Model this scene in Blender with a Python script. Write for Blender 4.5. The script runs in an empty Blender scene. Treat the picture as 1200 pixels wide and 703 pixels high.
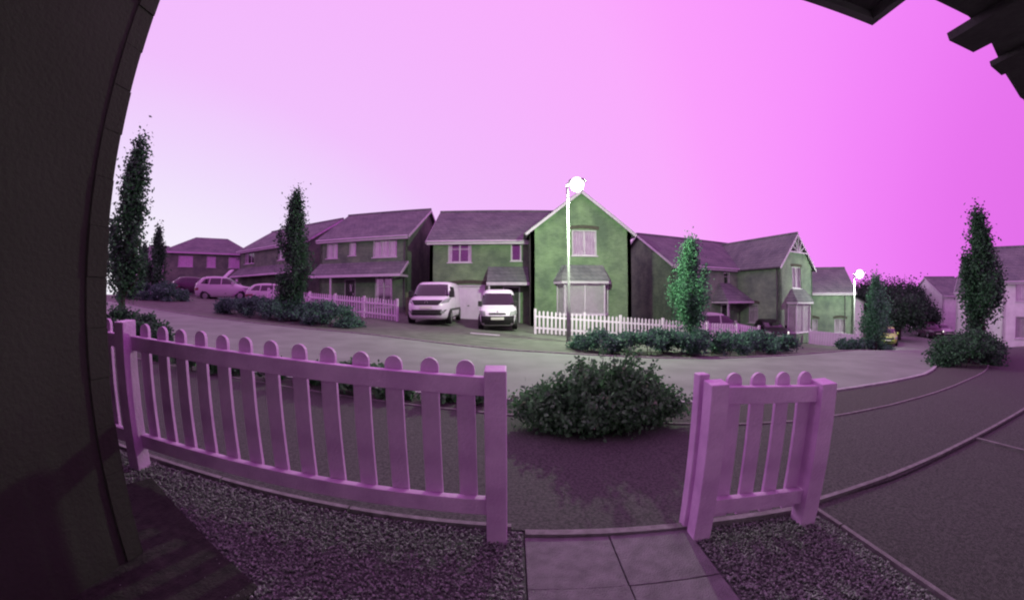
import bpy, math, random
import numpy as np
from mathutils import Vector, Matrix
from mathutils.geometry import delaunay_2d_cdt
R = math.radians
sc = bpy.context.scene
col = sc.collection

# ------------------------------------------------------------------ camera (wide fisheye door camera on the house wall)
cd = bpy.data.cameras.new("door_camera")
cam = bpy.data.objects.new("door_camera", cd)
col.objects.link(cam)
cam.location = (0, 0, 1.21)
cam.rotation_euler = (R(90), 0, 0)
cd.type = 'PANO'
cd.panorama_type = 'FISHEYE_LENS_POLYNOMIAL'
cd.sensor_fit = 'HORIZONTAL'
cd.sensor_width = 36
cd.fisheye_fov = R(220)
PXMM = 36 / 1200
cd.fisheye_polynomial_k0 = 0
cd.fisheye_polynomial_k1 = -0.00235 / PXMM
cd.fisheye_polynomial_k2 = 0
cd.fisheye_polynomial_k3 = 0.85e-9 / PXMM ** 3
cd.fisheye_polynomial_k4 = 0
cd.clip_start = 0.02
cd.clip_end = 2000
sc.camera = cam

# ------------------------------------------------------------------ dusk sky
w = bpy.data.worlds.new("World")
sc.world = w
w.use_nodes = True
nt = w.node_tree
nt.nodes.clear()
N = nt.nodes.new
out = N('ShaderNodeOutputWorld'); bg = N('ShaderNodeBackground'); tc = N('ShaderNodeTexCoord')
nor = N('ShaderNodeVectorMath'); nor.operation = 'NORMALIZE'
dot = N('ShaderNodeVectorMath'); dot.operation = 'DOT_PRODUCT'
ga, ge = R(-58), R(7)
dot.inputs[1].default_value = (math.cos(ge) * math.sin(ga), math.cos(ge) * math.cos(ga), math.sin(ge) - .20)
mr = N('ShaderNodeMapRange'); mr.inputs[1].default_value = -1; mr.inputs[2].default_value = 1
cr = N('ShaderNodeValToRGB')
stops = [(-1, (0.68, 0.13, 0.73)), (-0.7, (0.74, 0.15, 0.79)), (-0.51, (0.81, 0.175, 0.86)), (-0.4, (0.87, 0.21, 0.92)), (-0.25, (0.93, 0.27, 0.98)), (-0.05, (0.965, 0.352, 0.98)), (0.06, (0.955, 0.412, 0.98)), (0.31, (0.91, 0.468, 0.98)), (0.55, (0.885, 0.53, 0.98)), (0.64, (0.87, 0.6, 0.98)), (0.77, (0.86, 0.7, 0.98)), (0.88, (0.89, 0.8, 0.98)), (1, (0.95, 0.93, 0.98))]
cr.color_ramp.interpolation = 'B_SPLINE'
el = cr.color_ramp.elements
el[0].position = 0; el[0].color = (*stops[0][1], 1)
el[1].position = 1; el[1].color = (*stops[-1][1], 1)
for p, c in stops[1:-1]:
    e = el.new((p + 1) / 2); e.color = (*c, 1)
L = nt.links.new
sc3 = N('ShaderNodeVectorMath'); sc3.operation = 'MULTIPLY'; sc3.inputs[1].default_value = (1, 1, 2.2)
L(tc.outputs['Generated'], sc3.inputs[0]); L(sc3.outputs[0], nor.inputs[0]); L(nor.outputs[0], dot.inputs[0]); L(dot.outputs['Value'], mr.inputs[0])
L(mr.outputs[0], cr.inputs[0]); L(cr.outputs[0], bg.inputs[0]); L(bg.outputs[0], out.inputs[0])
bg.inputs[1].default_value = 1.0

# the last of the sunset: a weak, very soft sun low on the left
sl = bpy.data.lights.new("sun", 'SUN'); sl.energy = 0.5; sl.angle = R(22); sl.color = (1, .60, 1)
so = bpy.data.objects.new("sun", sl); col.objects.link(so)
so.rotation_euler = Vector((-math.cos(R(10)) * math.sin(R(-58)), -math.cos(R(10)) * math.cos(R(-58)), -math.sin(R(10)))).to_track_quat('-Z', 'Y').to_euler()

sc.view_settings.view_transform = 'Standard'
sc.view_settings.look = 'None'
sc.view_settings.exposure = 0.0
sc.view_settings.gamma = 1
sc.cycles.filter_width = 2.1
sc.cycles.max_bounces = 5
sc.cycles.transparent_max_bounces = 16
sc.cycles.sample_clamp_indirect = 4
sc.cycles.caustics_reflective = False
sc.cycles.caustics_refractive = False

rnd = random.Random(7)

# ------------------------------------------------------------------ materials
def mat(name, c1, c2=None, scale=4.0, rough=.8, bump=0.0, bscale=None, metal=0, spec=.3, detail=6, lo=.35, hi=.65):
    m = bpy.data.materials.new(name); m.use_nodes = True
    t = m.node_tree; b = t.nodes['Principled BSDF']
    b.inputs['Roughness'].default_value = rough
    b.inputs['Metallic'].default_value = metal
    b.inputs['Specular IOR Level'].default_value = spec
    co = t.nodes.new('ShaderNodeTexCoord')
    if c2 is None:
        b.inputs['Base Color'].default_value = (*c1, 1)
    else:
        n = t.nodes.new('ShaderNodeTexNoise'); n.inputs['Scale'].default_value = scale; n.inputs['Detail'].default_value = detail
        r = t.nodes.new('ShaderNodeValToRGB')
        r.color_ramp.elements[0].position = lo; r.color_ramp.elements[1].position = hi
        r.color_ramp.elements[0].color = (*c1, 1); r.color_ramp.elements[1].color = (*c2, 1)
        t.links.new(co.outputs['Object'], n.inputs['Vector']); t.links.new(n.outputs['Fac'], r.inputs[0]); t.links.new(r.outputs[0], b.inputs['Base Color'])
    if bump:
        n2 = t.nodes.new('ShaderNodeTexNoise'); n2.inputs['Scale'].default_value = bscale or scale * 4; n2.inputs['Detail'].default_value = 5
        bp = t.nodes.new('ShaderNodeBump'); bp.inputs['Strength'].default_value = bump; bp.inputs['Distance'].default_value = .02
        t.links.new(co.outputs['Object'], n2.inputs['Vector']); t.links.new(n2.outputs['Fac'], bp.inputs['Height']); t.links.new(bp.outputs[0], b.inputs['Normal'])
    return m

def brickmat(name, a, b_, mortar, wid=.225, hgt=.075, stain=.5):
    m = bpy.data.materials.new(name); m.use_nodes = True
    t = m.node_tree; b = t.nodes['Principled BSDF']; b.inputs['Roughness'].default_value = .9; b.inputs['Specular IOR Level'].default_value = .15
    nn = t.nodes.new; l = t.links.new
    co = nn('ShaderNodeTexCoord'); s = nn('ShaderNodeSeparateXYZ'); ad = nn('ShaderNodeMath'); ad.operation = 'ADD'; cb = nn('ShaderNodeCombineXYZ')
    l(co.outputs['Object'], s.inputs[0]); l(s.outputs[0], ad.inputs[0]); l(s.outputs[1], ad.inputs[1]); l(ad.outputs[0], cb.inputs[0]); l(s.outputs[2], cb.inputs[1])
    br = nn('ShaderNodeTexBrick'); br.inputs['Scale'].default_value = 1; br.inputs['Brick Width'].default_value = wid; br.inputs['Row Height'].default_value = hgt
    br.inputs['Mortar Size'].default_value = .008; br.inputs['Color1'].default_value = (*a, 1); br.inputs['Color2'].default_value = (*b_, 1); br.inputs['Mortar'].default_value = (*mortar, 1)
    l(cb.outputs[0], br.inputs['Vector'])
    no = nn('ShaderNodeTexNoise'); no.inputs['Scale'].default_value = .9; no.inputs['Detail'].default_value = 8; no.inputs['Roughness'].default_value = .65
    l(co.outputs['Object'], no.inputs['Vector'])
    rp = nn('ShaderNodeValToRGB'); rp.color_ramp.elements[0].position = .35; rp.color_ramp.elements[1].position = .68
    rp.color_ramp.elements[0].color = (1 - stain, 1 - stain, 1 - stain * .8, 1); rp.color_ramp.elements[1].color = (1.0, 1.0, 1.0, 1)
    l(no.outputs['Fac'], rp.inputs[0])
    mx = nn('ShaderNodeMix'); mx.data_type = 'RGBA'; mx.blend_type = 'MULTIPLY'; mx.inputs[0].default_value = 1
    l(br.outputs['Color'], mx.inputs[6]); l(rp.outputs[0], mx.inputs[7]); l(mx.outputs[2], b.inputs['Base Color'])
    bp = nn('ShaderNodeBump'); bp.inputs['Strength'].default_value = .5; bp.inputs['Distance'].default_value = .01
    iv = nn('ShaderNodeMath'); iv.operation = 'SUBTRACT'; iv.inputs[0].default_value = 1
    l(br.outputs['Fac'], iv.inputs[1]); l(iv.outputs[0], bp.inputs['Height']); l(bp.outputs[0], b.inputs['Normal'])
    return m

def tilemat(name, a, b_):
    m = brickmat(name, a, b_, tuple(x * .35 for x in a), .33, .22, .35)
    return m

def emis(name, c, s):
    m = bpy.data.materials.new(name); m.use_nodes = True
    b = m.node_tree.nodes['Principled BSDF']; b.inputs['Base Color'].default_value = (0.5, .5, .5, 1)
    b.inputs['Emission Color'].default_value = (*c, 1); b.inputs['Emission Strength'].default_value = s
    return m

def glassmat(name, tint, fac):
    m = bpy.data.materials.new(name); m.use_nodes = True
    t = m.node_tree; t.nodes.clear()
    o = t.nodes.new('ShaderNodeOutputMaterial'); mx = t.nodes.new('ShaderNodeMixShader')
    tr = t.nodes.new('ShaderNodeBsdfTransparent'); tr.inputs[0].default_value = (*tint, 1)
    gl = t.nodes.new('ShaderNodeBsdfGlossy'); gl.inputs['Roughness'].default_value = .06; gl.inputs[0].default_value = (.8, .8, .8, 1)
    mx.inputs[0].default_value = fac
    t.links.new(tr.outputs[0], mx.inputs[1]); t.links.new(gl.outputs[0], mx.inputs[2]); t.links.new(mx.outputs[0], o.inputs[0])
    return m

def leafmat(name, a, b_, scale=3.0):
    m = bpy.data.materials.new(name); m.use_nodes = True
    t = m.node_tree; b = t.nodes['Principled BSDF']
    b.inputs['Roughness'].default_value = .65; b.inputs['Specular IOR Level'].default_value = .25
    co = t.nodes.new('ShaderNodeTexCoord'); n = t.nodes.new('ShaderNodeTexNoise'); n.inputs['Scale'].default_value = scale; n.inputs['Detail'].default_value = 8; n.inputs['Roughness'].default_value = .8
    r = t.nodes.new('ShaderNodeValToRGB'); r.color_ramp.elements[0].position = .38; r.color_ramp.elements[1].position = .62
    r.color_ramp.elements[0].color = (*a, 1); r.color_ramp.elements[1].color = (*b_, 1)
    t.links.new(co.outputs['Object'], n.inputs['Vector']); t.links.new(n.outputs['Fac'], r.inputs[0]); t.links.new(r.outputs[0], b.inputs['Base Color'])
    tl = t.nodes.new('ShaderNodeBsdfTranslucent'); mx = t.nodes.new('ShaderNodeMixShader'); mx.inputs[0].default_value = .25
    t.links.new(r.outputs[0], tl.inputs[0]); t.links.new(b.outputs[0], mx.inputs[1]); t.links.new(tl.outputs[0], mx.inputs[2])
    t.links.new(mx.outputs[0], t.nodes['Material Output'].inputs[0])
    return m

M = dict(
    paint=mat('fence_paint', (.62, .34, .64), (.80, .48, .81), 5, .55, .25, 60),
    paint_far=mat('far_fence_paint', (.68, .54, .69), (.82, .67, .83), 5, .6, .1, 30),
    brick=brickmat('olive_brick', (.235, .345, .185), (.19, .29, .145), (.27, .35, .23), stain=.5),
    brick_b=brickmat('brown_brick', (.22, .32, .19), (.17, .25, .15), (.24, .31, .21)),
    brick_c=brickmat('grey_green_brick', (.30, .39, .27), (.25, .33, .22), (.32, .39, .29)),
    brick_dark=brickmat('dark_brick', (.040, .044, .034), (.036, .040, .030), (.038, .042, .032), stain=.3),
    soldier=mat('dark_header_brick', (.07, .06, .05), (.11, .10, .08), 12, .9, .3),
    render=mat('white_render', (.70, .62, .70), (.82, .74, .82), 2, .85, .2, 40),
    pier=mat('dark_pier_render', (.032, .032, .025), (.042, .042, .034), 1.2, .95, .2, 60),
    render_own=mat('own_house_render', (.48, .40, .48), (.56, .47, .56), 2, .85, .2, 40),  # pale tone chosen so the unseen wall bounces light onto the fence
    tile=tilemat('roof_tile', (.24, .26, .24), (.195, .21, .195)),
    white=mat('white_upvc', (.54, .46, .55), (.62, .53, .63), 3, .45),
    door_white=mat('garage_paint', (.70, .58, .72), (.78, .66, .80), 2, .5),
    black=mat('black_plastic', (.02, .02, .02), (.03, .03, .03), 8, .5),
    door_dark=mat('dark_door_paint', (.03, .03, .03), (.045, .04, .045), 5, .4),
    glass=glassmat('window_glass', (.93, .93, .93), .13),
    curtain=mat('net_curtain', (.66, .56, .66), (.82, .72, .82), 2.5, .9, .3, 14),
    blind=mat('pale_blind', (.72, .62, .72), (.82, .72, .82), 6, .8),
    interior=mat('dark_interior', (.03, .028, .03)),
    tarmac=mat('footpath_tarmac', (.042, .043, .040), (.098, .098, .092), 55, .9, .5, 160),
    road=mat('road_asphalt', (.165, .185, .16), (.215, .24, .21), 1.3, .8, .3, 90, detail=9),
    drive=mat('driveway_tarmac', (.085, .095, .075), (.13, .14, .115), 2.2, .9, .4, 120, detail=9),
    soil=mat('verge_soil', (.05, .05, .045), (.10, .10, .09), 55, 1, .5, 160),
    gravel=mat('gravel_stone', (.17, .175, .17), (.34, .33, .34), 38, .85, detail=2, lo=.38, hi=.66),
    bed=mat('gravel_bed', (.07, .075, .07), (.15, .15, .15), 60, 1, .6, 120),
    slab=mat('paving_slab', (.155, .135, .155), (.225, .195, .225), 14, .85, .5, 130, detail=10),
    step=mat('dark_step', (.02, .018, .017), (.04, .035, .033), 20, .95, .5, 80),
    kerb=mat('kerb_concrete', (.30, .28, .30), (.42, .40, .42), 10, .85, .3, 60),
    edging=mat('edging_concrete', (.16, .14, .15), (.25, .22, .24), 14, .9, .3, 60),
    line=mat('marking_paint', (.55, .52, .55), (.75, .72, .75), 12, .7),
    bark=mat('tree_bark', (.04, .035, .03), (.09, .075, .06), 12, .95, .5, 30),
    leaf=leafmat('hornbeam_leaf', (.022, .06, .032), (.075, .17, .09)),
    leaf_lit=leafmat('lamplit_leaf', (.05, .14, .08), (.15, .36, .20)),  # lighter copy of the leaf colour, lamplight painted in for two trees
    leaf_hedge=leafmat('hedge_leaf', (.035, .085, .06), (.13, .27, .19), 2.2),
    leaf_bush=leafmat('shrub_leaf', (.045, .12, .055), (.16, .34, .16), 7),
    leaf_pale=leafmat('pale_leaf', (.25, .32, .2), (.42, .5, .34), 7),
    leaf_far=leafmat('woodland_leaf', (.022, .042, .030), (.055, .10, .065), .7),
    metal=mat('galvanised_steel', (.20, .19, .20), (.28, .27, .28), 6, .7, metal=0),
    lamp=emis('lamp_glow', (.97, 1, .95), 3.5),
    lamp_far=emis('far_lamp_glow', (.85, 1, .85), 3),
    lamp_far3=emis('farthest_lamp_glow', (.75, 1, .85), 2.5),
    van_white=mat('white_van_paint', (.74, .64, .76), None, rough=.28, spec=.6),
    car_lilac=mat('pale_car_paint', (.48, .40, .48), None, rough=.28, spec=.6),
    car_silver=mat('silver_car_paint', (.34, .30, .34), None, rough=.3, metal=.4, spec=.6),
    car_black=mat('black_car_paint', (.014, .012, .014), None, rough=.4, spec=.25),
    car_yellow=mat('yellow_car_paint', (.36, .46, .10), None, rough=.35, spec=.5),
    car_plum=mat('plum_car_paint', (.07, .03, .06), None, rough=.3, spec=.6),
    car_glass=mat('car_glass', (.015, .012, .015), None, rough=.08, spec=.8),
    chrome=mat('chrome', (.6, .6, .6), None, rough=.2, metal=1),
    lens=mat('headlamp_lens', (.22, .22, .23), (.36, .36, .37), 30, .15),
    lens_glow=emis('headlamp_glint_glow', (1, .98, .85), 1.6),  # emission imitates a reflected glint on the black car's unlit headlight
    tail=mat('tail_lamp', (.20, .03, .06), None, rough=.3),
    plate=mat('number_plate', (.62, .60, .55), None, rough=.5),
    tyre=mat('tyre_rubber', (.018, .018, .018), None, rough=.85),
    rim=mat('wheel_rim', (.28, .28, .28), None, rough=.4, metal=.5),
    hill=mat('wooded_hill', (.012, .017, .014), (.03, .035, .03), .05, 1, .8, .3),
    underside=mat('canopy_boards', (.035, .030, .033), (.05, .045, .048), 8, .8, .3, 30),
    lead=mat('dark_gutter', (.08, .078, .08), (.12, .11, .12), 6, .5),
)

# ------------------------------------------------------------------ mesh helpers
class MB:
    def __init__(s): s.v = []; s.f = []
    def quad(s, *p):
        n = len(s.v); s.v += [tuple(q) for q in p]; s.f.append(tuple(range(n, n + len(p))))
    def box(s, x0, y0, z0, x1, y1, z1):
        n = len(s.v)
        s.v += [(x0, y0, z0), (x1, y0, z0), (x1, y1, z0), (x0, y1, z0), (x0, y0, z1), (x1, y0, z1), (x1, y1, z1), (x0, y1, z1)]
        for f in ((3, 2, 1, 0), (4, 5, 6, 7), (0, 1, 5, 4), (1, 2, 6, 5), (2, 3, 7, 6), (3, 0, 4, 7)): s.f.append(tuple(n + i for i in f))
        return s
    def hexa(s, b, t):   # bottom ring, top ring of 4 points
        n = len(s.v); s.v += [tuple(p) for p in b] + [tuple(p) for p in t]
        k = len(b)
        s.f.append(tuple(n + i for i in reversed(range(k)))); s.f.append(tuple(n + k + i for i in range(k)))
        for i in range(k):
            j = (i + 1) % k; s.f.append((n + i, n + j, n + k + j, n + k + i))
        return s
    def slab(s, pts, th):    # thick polygon, thickness downwards along its normal
        P = [Vector(p) for p in pts]; nrm = (P[1] - P[0]).cross(P[2] - P[0]).normalized()
        if nrm.z < 0: P.reverse(); nrm = -nrm
        return s.hexa([p - nrm * th for p in P], P)
    def beam(s, a, b, w, h):  # horizontal width w, vertical height h, centred
        a = Vector(a); b = Vector(b); d = (b - a).normalized()
        side = d.cross(Vector((0, 0, 1)))
        side = side.normalized() if side.length > 1e-4 else Vector((1, 0, 0))
        up = side.cross(d).normalized(); side *= w / 2; up *= h / 2
        return s.hexa([a - side - up, a + side - up, a + side + up, a - side + up], [b - side - up, b + side - up, b + side + up, b - side + up])
    def tube(s, pts, rads, seg=8):
        rings = []
        P = [Vector(p) for p in pts]
        for i, p in enumerate(P):
            d = (P[min(i + 1, len(P) - 1)] - P[max(i - 1, 0)]).normalized()
            a = d.cross(Vector((0, 1, 0)) if abs(d.y) < .9 else Vector((1, 0, 0))).normalized(); b = d.cross(a)
            n = len(s.v)
            for k in range(seg):
                t = 2 * math.pi * k / seg; s.v.append(tuple(p + (a * math.cos(t) + b * math.sin(t)) * rads[i]))
            rings.append(n)
        for i in range(len(P) - 1):
            for k in range(seg):
                j = (k + 1) % seg; s.f.append((rings[i] + k, rings[i] + j, rings[i + 1] + j, rings[i + 1] + k))
        s.f.append(tuple(rings[0] + k for k in reversed(range(seg)))); s.f.append(tuple(rings[-1] + k for k in range(seg)))
        return s
    def me(s, name, m):
        me = bpy.data.meshes.new(name); me.from_pydata(s.v, [], s.f); me.materials.append(m); me.update(); return me
    def build(s, name, m, parent=None, smooth=False, bevel=0):
        me = s.me(name, m)
        if smooth: me.polygons.foreach_set('use_smooth', [True] * len(me.polygons))
        o = link(name, me, parent)
        if bevel:
            b = o.modifiers.new('bevel', 'BEVEL'); b.width = bevel; b.segments = 2; b.limit_method = 'ANGLE'
        return o

def link(name, me, parent=None, loc=None, rot=None):
    o = bpy.data.objects.new(name, me); col.objects.link(o)
    if parent: o.parent = parent
    if loc is not None: o.location = loc
    if rot is not None: o.rotation_euler = rot
    return o

def tag(o, label=None, cat=None, group=None, kind=None):
    if label: o['label'] = label
    if cat: o['category'] = cat
    if group: o['group'] = group
    if kind: o['kind'] = kind
    return o

def thing(name, label, cat, loc=(0, 0, 0), rz=0, group=None):
    o = link(name, None, None, loc, (0, 0, rz)); return tag(o, label, cat, group)

# ------------------------------------------------------------------ terrain
def ss(a, b, x):
    t = min(1, max(0, (x - a) / (b - a))); return t * t * (3 - 2 * t)
def tz(X, Y):
    s = ss(6, 18, Y)
    if X > 0:
        g = .036 + .050 * ss(6, 19, Y)
        Xc = X if X < 20 else 20 + 12 * math.tanh((X - 20) / 12)
    else:
        g = .050 + .019 * s
        Xc = X if X > -18 else -18 + 8 * math.tanh((X + 18) / 8)
    return -g * Xc - .10 * ss(5, 14, Y)

def sheet(name, m, left, right, n=8, off=0, kind='structure', thick=0, parent=None):
    """surface between two polylines of equal length, draped over the terrain"""
    mb = MB(); rows = []
    def dens(pl):
        o = []
        for i in range(len(pl) - 1):
            for k in range(6):
                t = k / 6; o.append((pl[i][0] * (1 - t) + pl[i + 1][0] * t, pl[i][1] * (1 - t) + pl[i + 1][1] * t))
        o.append(pl[-1]); return o
    A, B = dens(left), dens(right)
    for a, b in zip(A, B):
        rows.append([(a[0] * (1 - k / n) + b[0] * k / n, a[1] * (1 - k / n) + b[1] * k / n) for k in range(n + 1)])
    for r in rows:
        for x, y in r: mb.v.append((x, y, tz(x, y) + off))
    W = n + 1
    for i in range(len(rows) - 1):
        for k in range(n): mb.f.append((i * W + k, i * W + k + 1, (i + 1) * W + k + 1, (i + 1) * W + k))
    o = mb.build(name, m, parent, smooth=True)
    if kind: o['kind'] = kind
    return o

def catmull(pl, n=6):
    P = [Vector((*p, 0)) for p in pl]; P = [2 * P[0] - P[1]] + P + [2 * P[-1] - P[-2]]; o = []
    for i in range(1, len(P) - 2):
        for k in range(n):
            t = k / n
            q = .5 * ((2 * P[i]) + (P[i + 1] - P[i - 1]) * t + (2 * P[i - 1] - 5 * P[i] + 4 * P[i + 1] - P[i + 2]) * t * t + (3 * P[i] - P[i - 1] - 3 * P[i + 1] + P[i + 2]) * t ** 3)
            o.append((q.x, q.y))
    o.append((P[-2].x, P[-2].y)); return o

def strip(name, m, pl, wid, h, parent=None, off=0, kind=None, seglen=.9, gap=.012):
    """a kerb or edging of separate concrete pieces laid along a line"""
    root = link(name, None, parent); root.empty_display_size = .1
    if kind: root['kind'] = kind
    # resample
    P = [Vector((x, y, 0)) for x, y in pl]; cum = [0]
    for a, b in zip(P, P[1:]): cum.append(cum[-1] + (b - a).length)
    def at(s):
        s = max(0, min(cum[-1], s)); i = 0
        while i < len(cum) - 2 and cum[i + 1] < s: i += 1
        return P[i].lerp(P[i + 1], (s - cum[i]) / max(1e-9, cum[i + 1] - cum[i]))
    s = 0
    while s < cum[-1] - .1:
        a = at(s + gap / 2); b = at(min(cum[-1], s + seglen) - gap / 2)
        if (b - a).length > .05:
            a.z = tz(a.x, a.y) + off + rnd.uniform(-.002, .002); b.z = tz(b.x, b.y) + off + rnd.uniform(-.002, .002)
            yield_piece = MB().beam((a.x, a.y, a.z + h / 2 - .05), (b.x, b.y, b.z + h / 2 - .05), wid, h + .1)
            yield_piece.build('kerbstone' if h > .02 else 'edging_stone', m, root)
        s += seglen
    return root

# the ground sheet out to the horizon
xs = sorted(set([-900, -500, -300, -180, -120, -80] + [x for x in range(-60, 61, 2)] + [80, 120, 180, 300, 500, 900]))
ys = sorted(set([-120, -60, -30, -12, -6, -3] + [y * 1.0 for y in range(-1, 61, 1)] + [70, 90, 130, 200, 350, 600, 900]))
mb = MB()
for y in ys:
    for x in xs: mb.v.append((x, y, tz(x, y) - .03))
for j in range(len(ys) - 1):
    for i in range(len(xs) - 1):
        a = j * len(xs) + i; mb.f.append((a, a + 1, a + len(xs) + 1, a + len(xs)))
tag(mb.build('ground', M['drive'], smooth=True), kind='structure')

# road
near = [(-60, 10), (-30, 7.2), (-20, 6.0), (-12, 4.9), (-6, 4.45), (-2, 4.35), (1, 4.25), (3, 4.15), (5, 4.31), (7.2, 4.6), (9.1, 5.1), (13, 7.0), (18.5, 10), (28, 15.0), (45, 24.6), (80, 46)]
far = [(-60, 19), (-30, 14.5), (-20, 12.6), (-12.5, 11.2), (-7.4, 10.7), (-4.2, 10.5), (-.9, 9.3), (1.3, 8.8), (4, 8.2), (6.8, 8.5), (9.5, 9.3), (13, 10.8), (18, 13.6), (27, 18.8), (43, 28.4), (80, 53)]
nearS, farS = catmull(near), catmull(far)
sheet('road', M['road'], nearS, farS, 10, -.012)
# footpath between garden fence and planted verge
edge2 = [(-30, 5.6), (-12, 4.3), (-6, 4.05), (-3.4, 3.98), (-1.5, 3.85), (-.6, 3.78), (1, 3.55), (2.6, 3.22), (3.7, 3.22), (5.4, 3.4), (8.0, 3.9), (12, 5.1), (18, 8.3), (28, 13.2), (45, 22.6)]
back = [(-30, 3.2), (-12, 2.0), (-6, 1.78), (-3.4, 1.75), (-1.5, 1.73), (-.6, 1.72), (1, 1.70), (2.6, 1.73), (3.7, 1.86), (5.4, 2.1), (8.0, 2.5), (12, 3.2), (18, 5.8), (28, 10.8), (45, 20.2)]
sheet('footpath', M['tarmac'], catmull(back), catmull(edge2), 6, .0)
nr = [(-30, 7.1), (-12, 4.84), (-6, 4.39), (-3.4, 4.32), (-1.5, 4.28), (-.6, 4.25), (1, 4.19), (2.6, 4.10), (3.7, 4.12), (5.4, 4.29), (8.0, 4.72), (12, 6.3), (18, 9.5), (28, 14.9), (45, 24.4)]
sheet('verge', M['soil'], catmull(edge2), catmull(nr), 4, .004)
strip('near_kerb', M['kerb'], [p for p in nearS if -14 < p[0] < 30], .075, .035, kind='structure', off=-.01)
strip('far_kerb', M['edging'], [p for p in farS if -22 < p[0] < 34], .10, .022, kind='structure', off=-.01)
strip('path_edging', M['edging'], [p for p in catmull(edge2) if -7 < p[0] < 14], .032, .012, kind='structure')
strip('driveway_edging', M['edging'], [(1.86, 1.70), (2.6, 1.76), (3.7, 1.89), (5.4, 2.13), (8.0, 2.53), (12, 3.23)], .035, .014, kind='structure')
strip('driveway_joint', M['edging'], [(4.62, 2.0), (4.75, 1.2), (4.9, 0.2)], .035, .010, kind='structure')
sheet('driveway', M['tarmac'], [(1.86, -1), (1.86, .5), (1.86, 1.70)], [(14, -1), (13, 1), (12, 3.2)], 8, -.012)

# ------------------------------------------------------------------ garden
def flat(name, m, x0, y0, x1, y1, off):
    return sheet(name, m, [(x0, y0), (x0, y1)], [(x1, y0), (x1, y1)], 6, off)
flat('gravel_bed', M['bed'], -3.6, -.02, .06, 1.72, -.008)
flat('gravel_bed', M['bed'], .95, -.02, 1.84, 1.70, -.008)

def stones(name, x0, x1, y0, y1, n, seed):
    rg = np.random.default_rng(seed)
    px = rg.uniform(x0, x1, n); py = rg.uniform(y0, y1, n)
    pz = np.array([tz(a, b) for a, b in zip(px, py)]) + rg.uniform(-.006, .008, n)
    s = rg.uniform(.005, .012, n)
    base = np.array([(1, 0, 0), (0, 1, 0), (-1, 0, 0), (0, -1, 0), (0, 0, .7), (0, 0, -.7)], float)
    fc = np.array([(0, 1, 4), (1, 2, 4), (2, 3, 4), (3, 0, 4), (1, 0, 5), (2, 1, 5), (3, 2, 5), (0, 3, 5)])
    V = base[None] * rg.uniform(.55, 1.3, (n, 6, 1)) * s[:, None, None]
    q = rg.normal(size=(n, 4)); q /= np.linalg.norm(q, axis=1)[:, None]
    a, b, c, d = q.T
    Rm = np.stack([np.stack([1 - 2 * (c * c + d * d), 2 * (b * c - a * d), 2 * (b * d + a * c)], 1), np.stack([2 * (b * c + a * d), 1 - 2 * (b * b + d * d), 2 * (c * d - a * b)], 1), np.stack([2 * (b * d - a * c), 2 * (c * d + a * b), 1 - 2 * (b * b + c * c)], 1)], 1)
    V = np.einsum('nij,nkj->nki', Rm, V) + np.stack([px, py, pz], 1)[:, None]
    F = (fc[None] + (np.arange(n) * 6)[:, None, None]).reshape(-1, 3)
    return npmesh(name, V.reshape(-1, 3), F, M['gravel'])

def npmesh(name, V, F, m, parent=None):
    me = bpy.data.meshes.new(name)
    k = F.shape[1]
    me.vertices.add(len(V)); me.vertices.foreach_set('co', V.astype(np.float32).ravel())
    me.loops.add(F.size); me.loops.foreach_set('vertex_index', F.astype(np.int32).ravel())
    me.polygons.add(len(F)); me.polygons.foreach_set('loop_start', np.arange(0, F.size, k, dtype=np.int32)); me.polygons.foreach_set('loop_total', np.full(len(F), k, np.int32))
    me.materials.append(m); me.update(calc_edges=True); me.validate()
    return link(name, me, parent)
tag(stones('gravel', -3.5, .05, .25, 1.70, 30000, 1), 'loose grey gravel in the front garden left of the slab path', 'gravel', kind='stuff')
tag(stones('gravel', .96, 1.82, .25, 1.68, 9000, 2), 'loose grey gravel behind the short picket panel', 'gravel', kind='stuff')

pr = link('garden_path', None); pr['kind'] = 'structure'
for i, (x0, x1) in enumerate(((.065, .500), (.506, .942))):
    for y0, y1 in ((-.02, .425), (.43, .85), (.855, 1.255), (1.26, 1.64)):
        z = tz((x0 + x1) / 2, 0) + rnd.uniform(.004, .010)
        m_ = MB(); g = -.036
        m_.hexa([(x0, y0, z - .05 + g * 0), (x1, y0, z - .05), (x1, y1, z - .05), (x0, y1, z - .05)],
                [(x0, y0, z + .008), (x1, y0, z - .006), (x1, y1, z - .006 + rnd.uniform(-.002, .002)), (x0, y1, z + .008)])
        m_.build('paving_slab', M['slab'], pr, bevel=.004)
# threshold strip and gravel boards' edging under the fence
strip('garden_edging', M['edging'], [(-3.6, 1.735), (-1.6, 1.73), (.02, 1.72)], .03, .012, kind='structure', off=.01)
strip('garden_edging', M['edging'], [(.06, 1.665), (.95, 1.66)], .045, .02, kind='structure', off=.004)
strip('garden_edging', M['edging'], [(1.0, 1.66), (1.84, 1.63)], .04, .03, kind='structure', off=.004)
strip('garden_edging', M['edging'], [(1.86, -.4), (1.85, 1.62)], .028, .012, kind='structure', off=.004)
mb = MB(); mb.hexa([(-2.9, -.02, -.02), (-1.02, -.02, -.02), (-1.02, 1.04, -.02), (-2.2, 1.52, -.02)], [(-2.9, -.02, .17), (-1.02, -.02, .065), (-1.02, 1.04, .065), (-2.2, 1.52, .13)])
tag(mb.build('door_step', M['step'], bevel=.01), 'dark low step in the corner at the foot of the porch wall', 'step')

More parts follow.
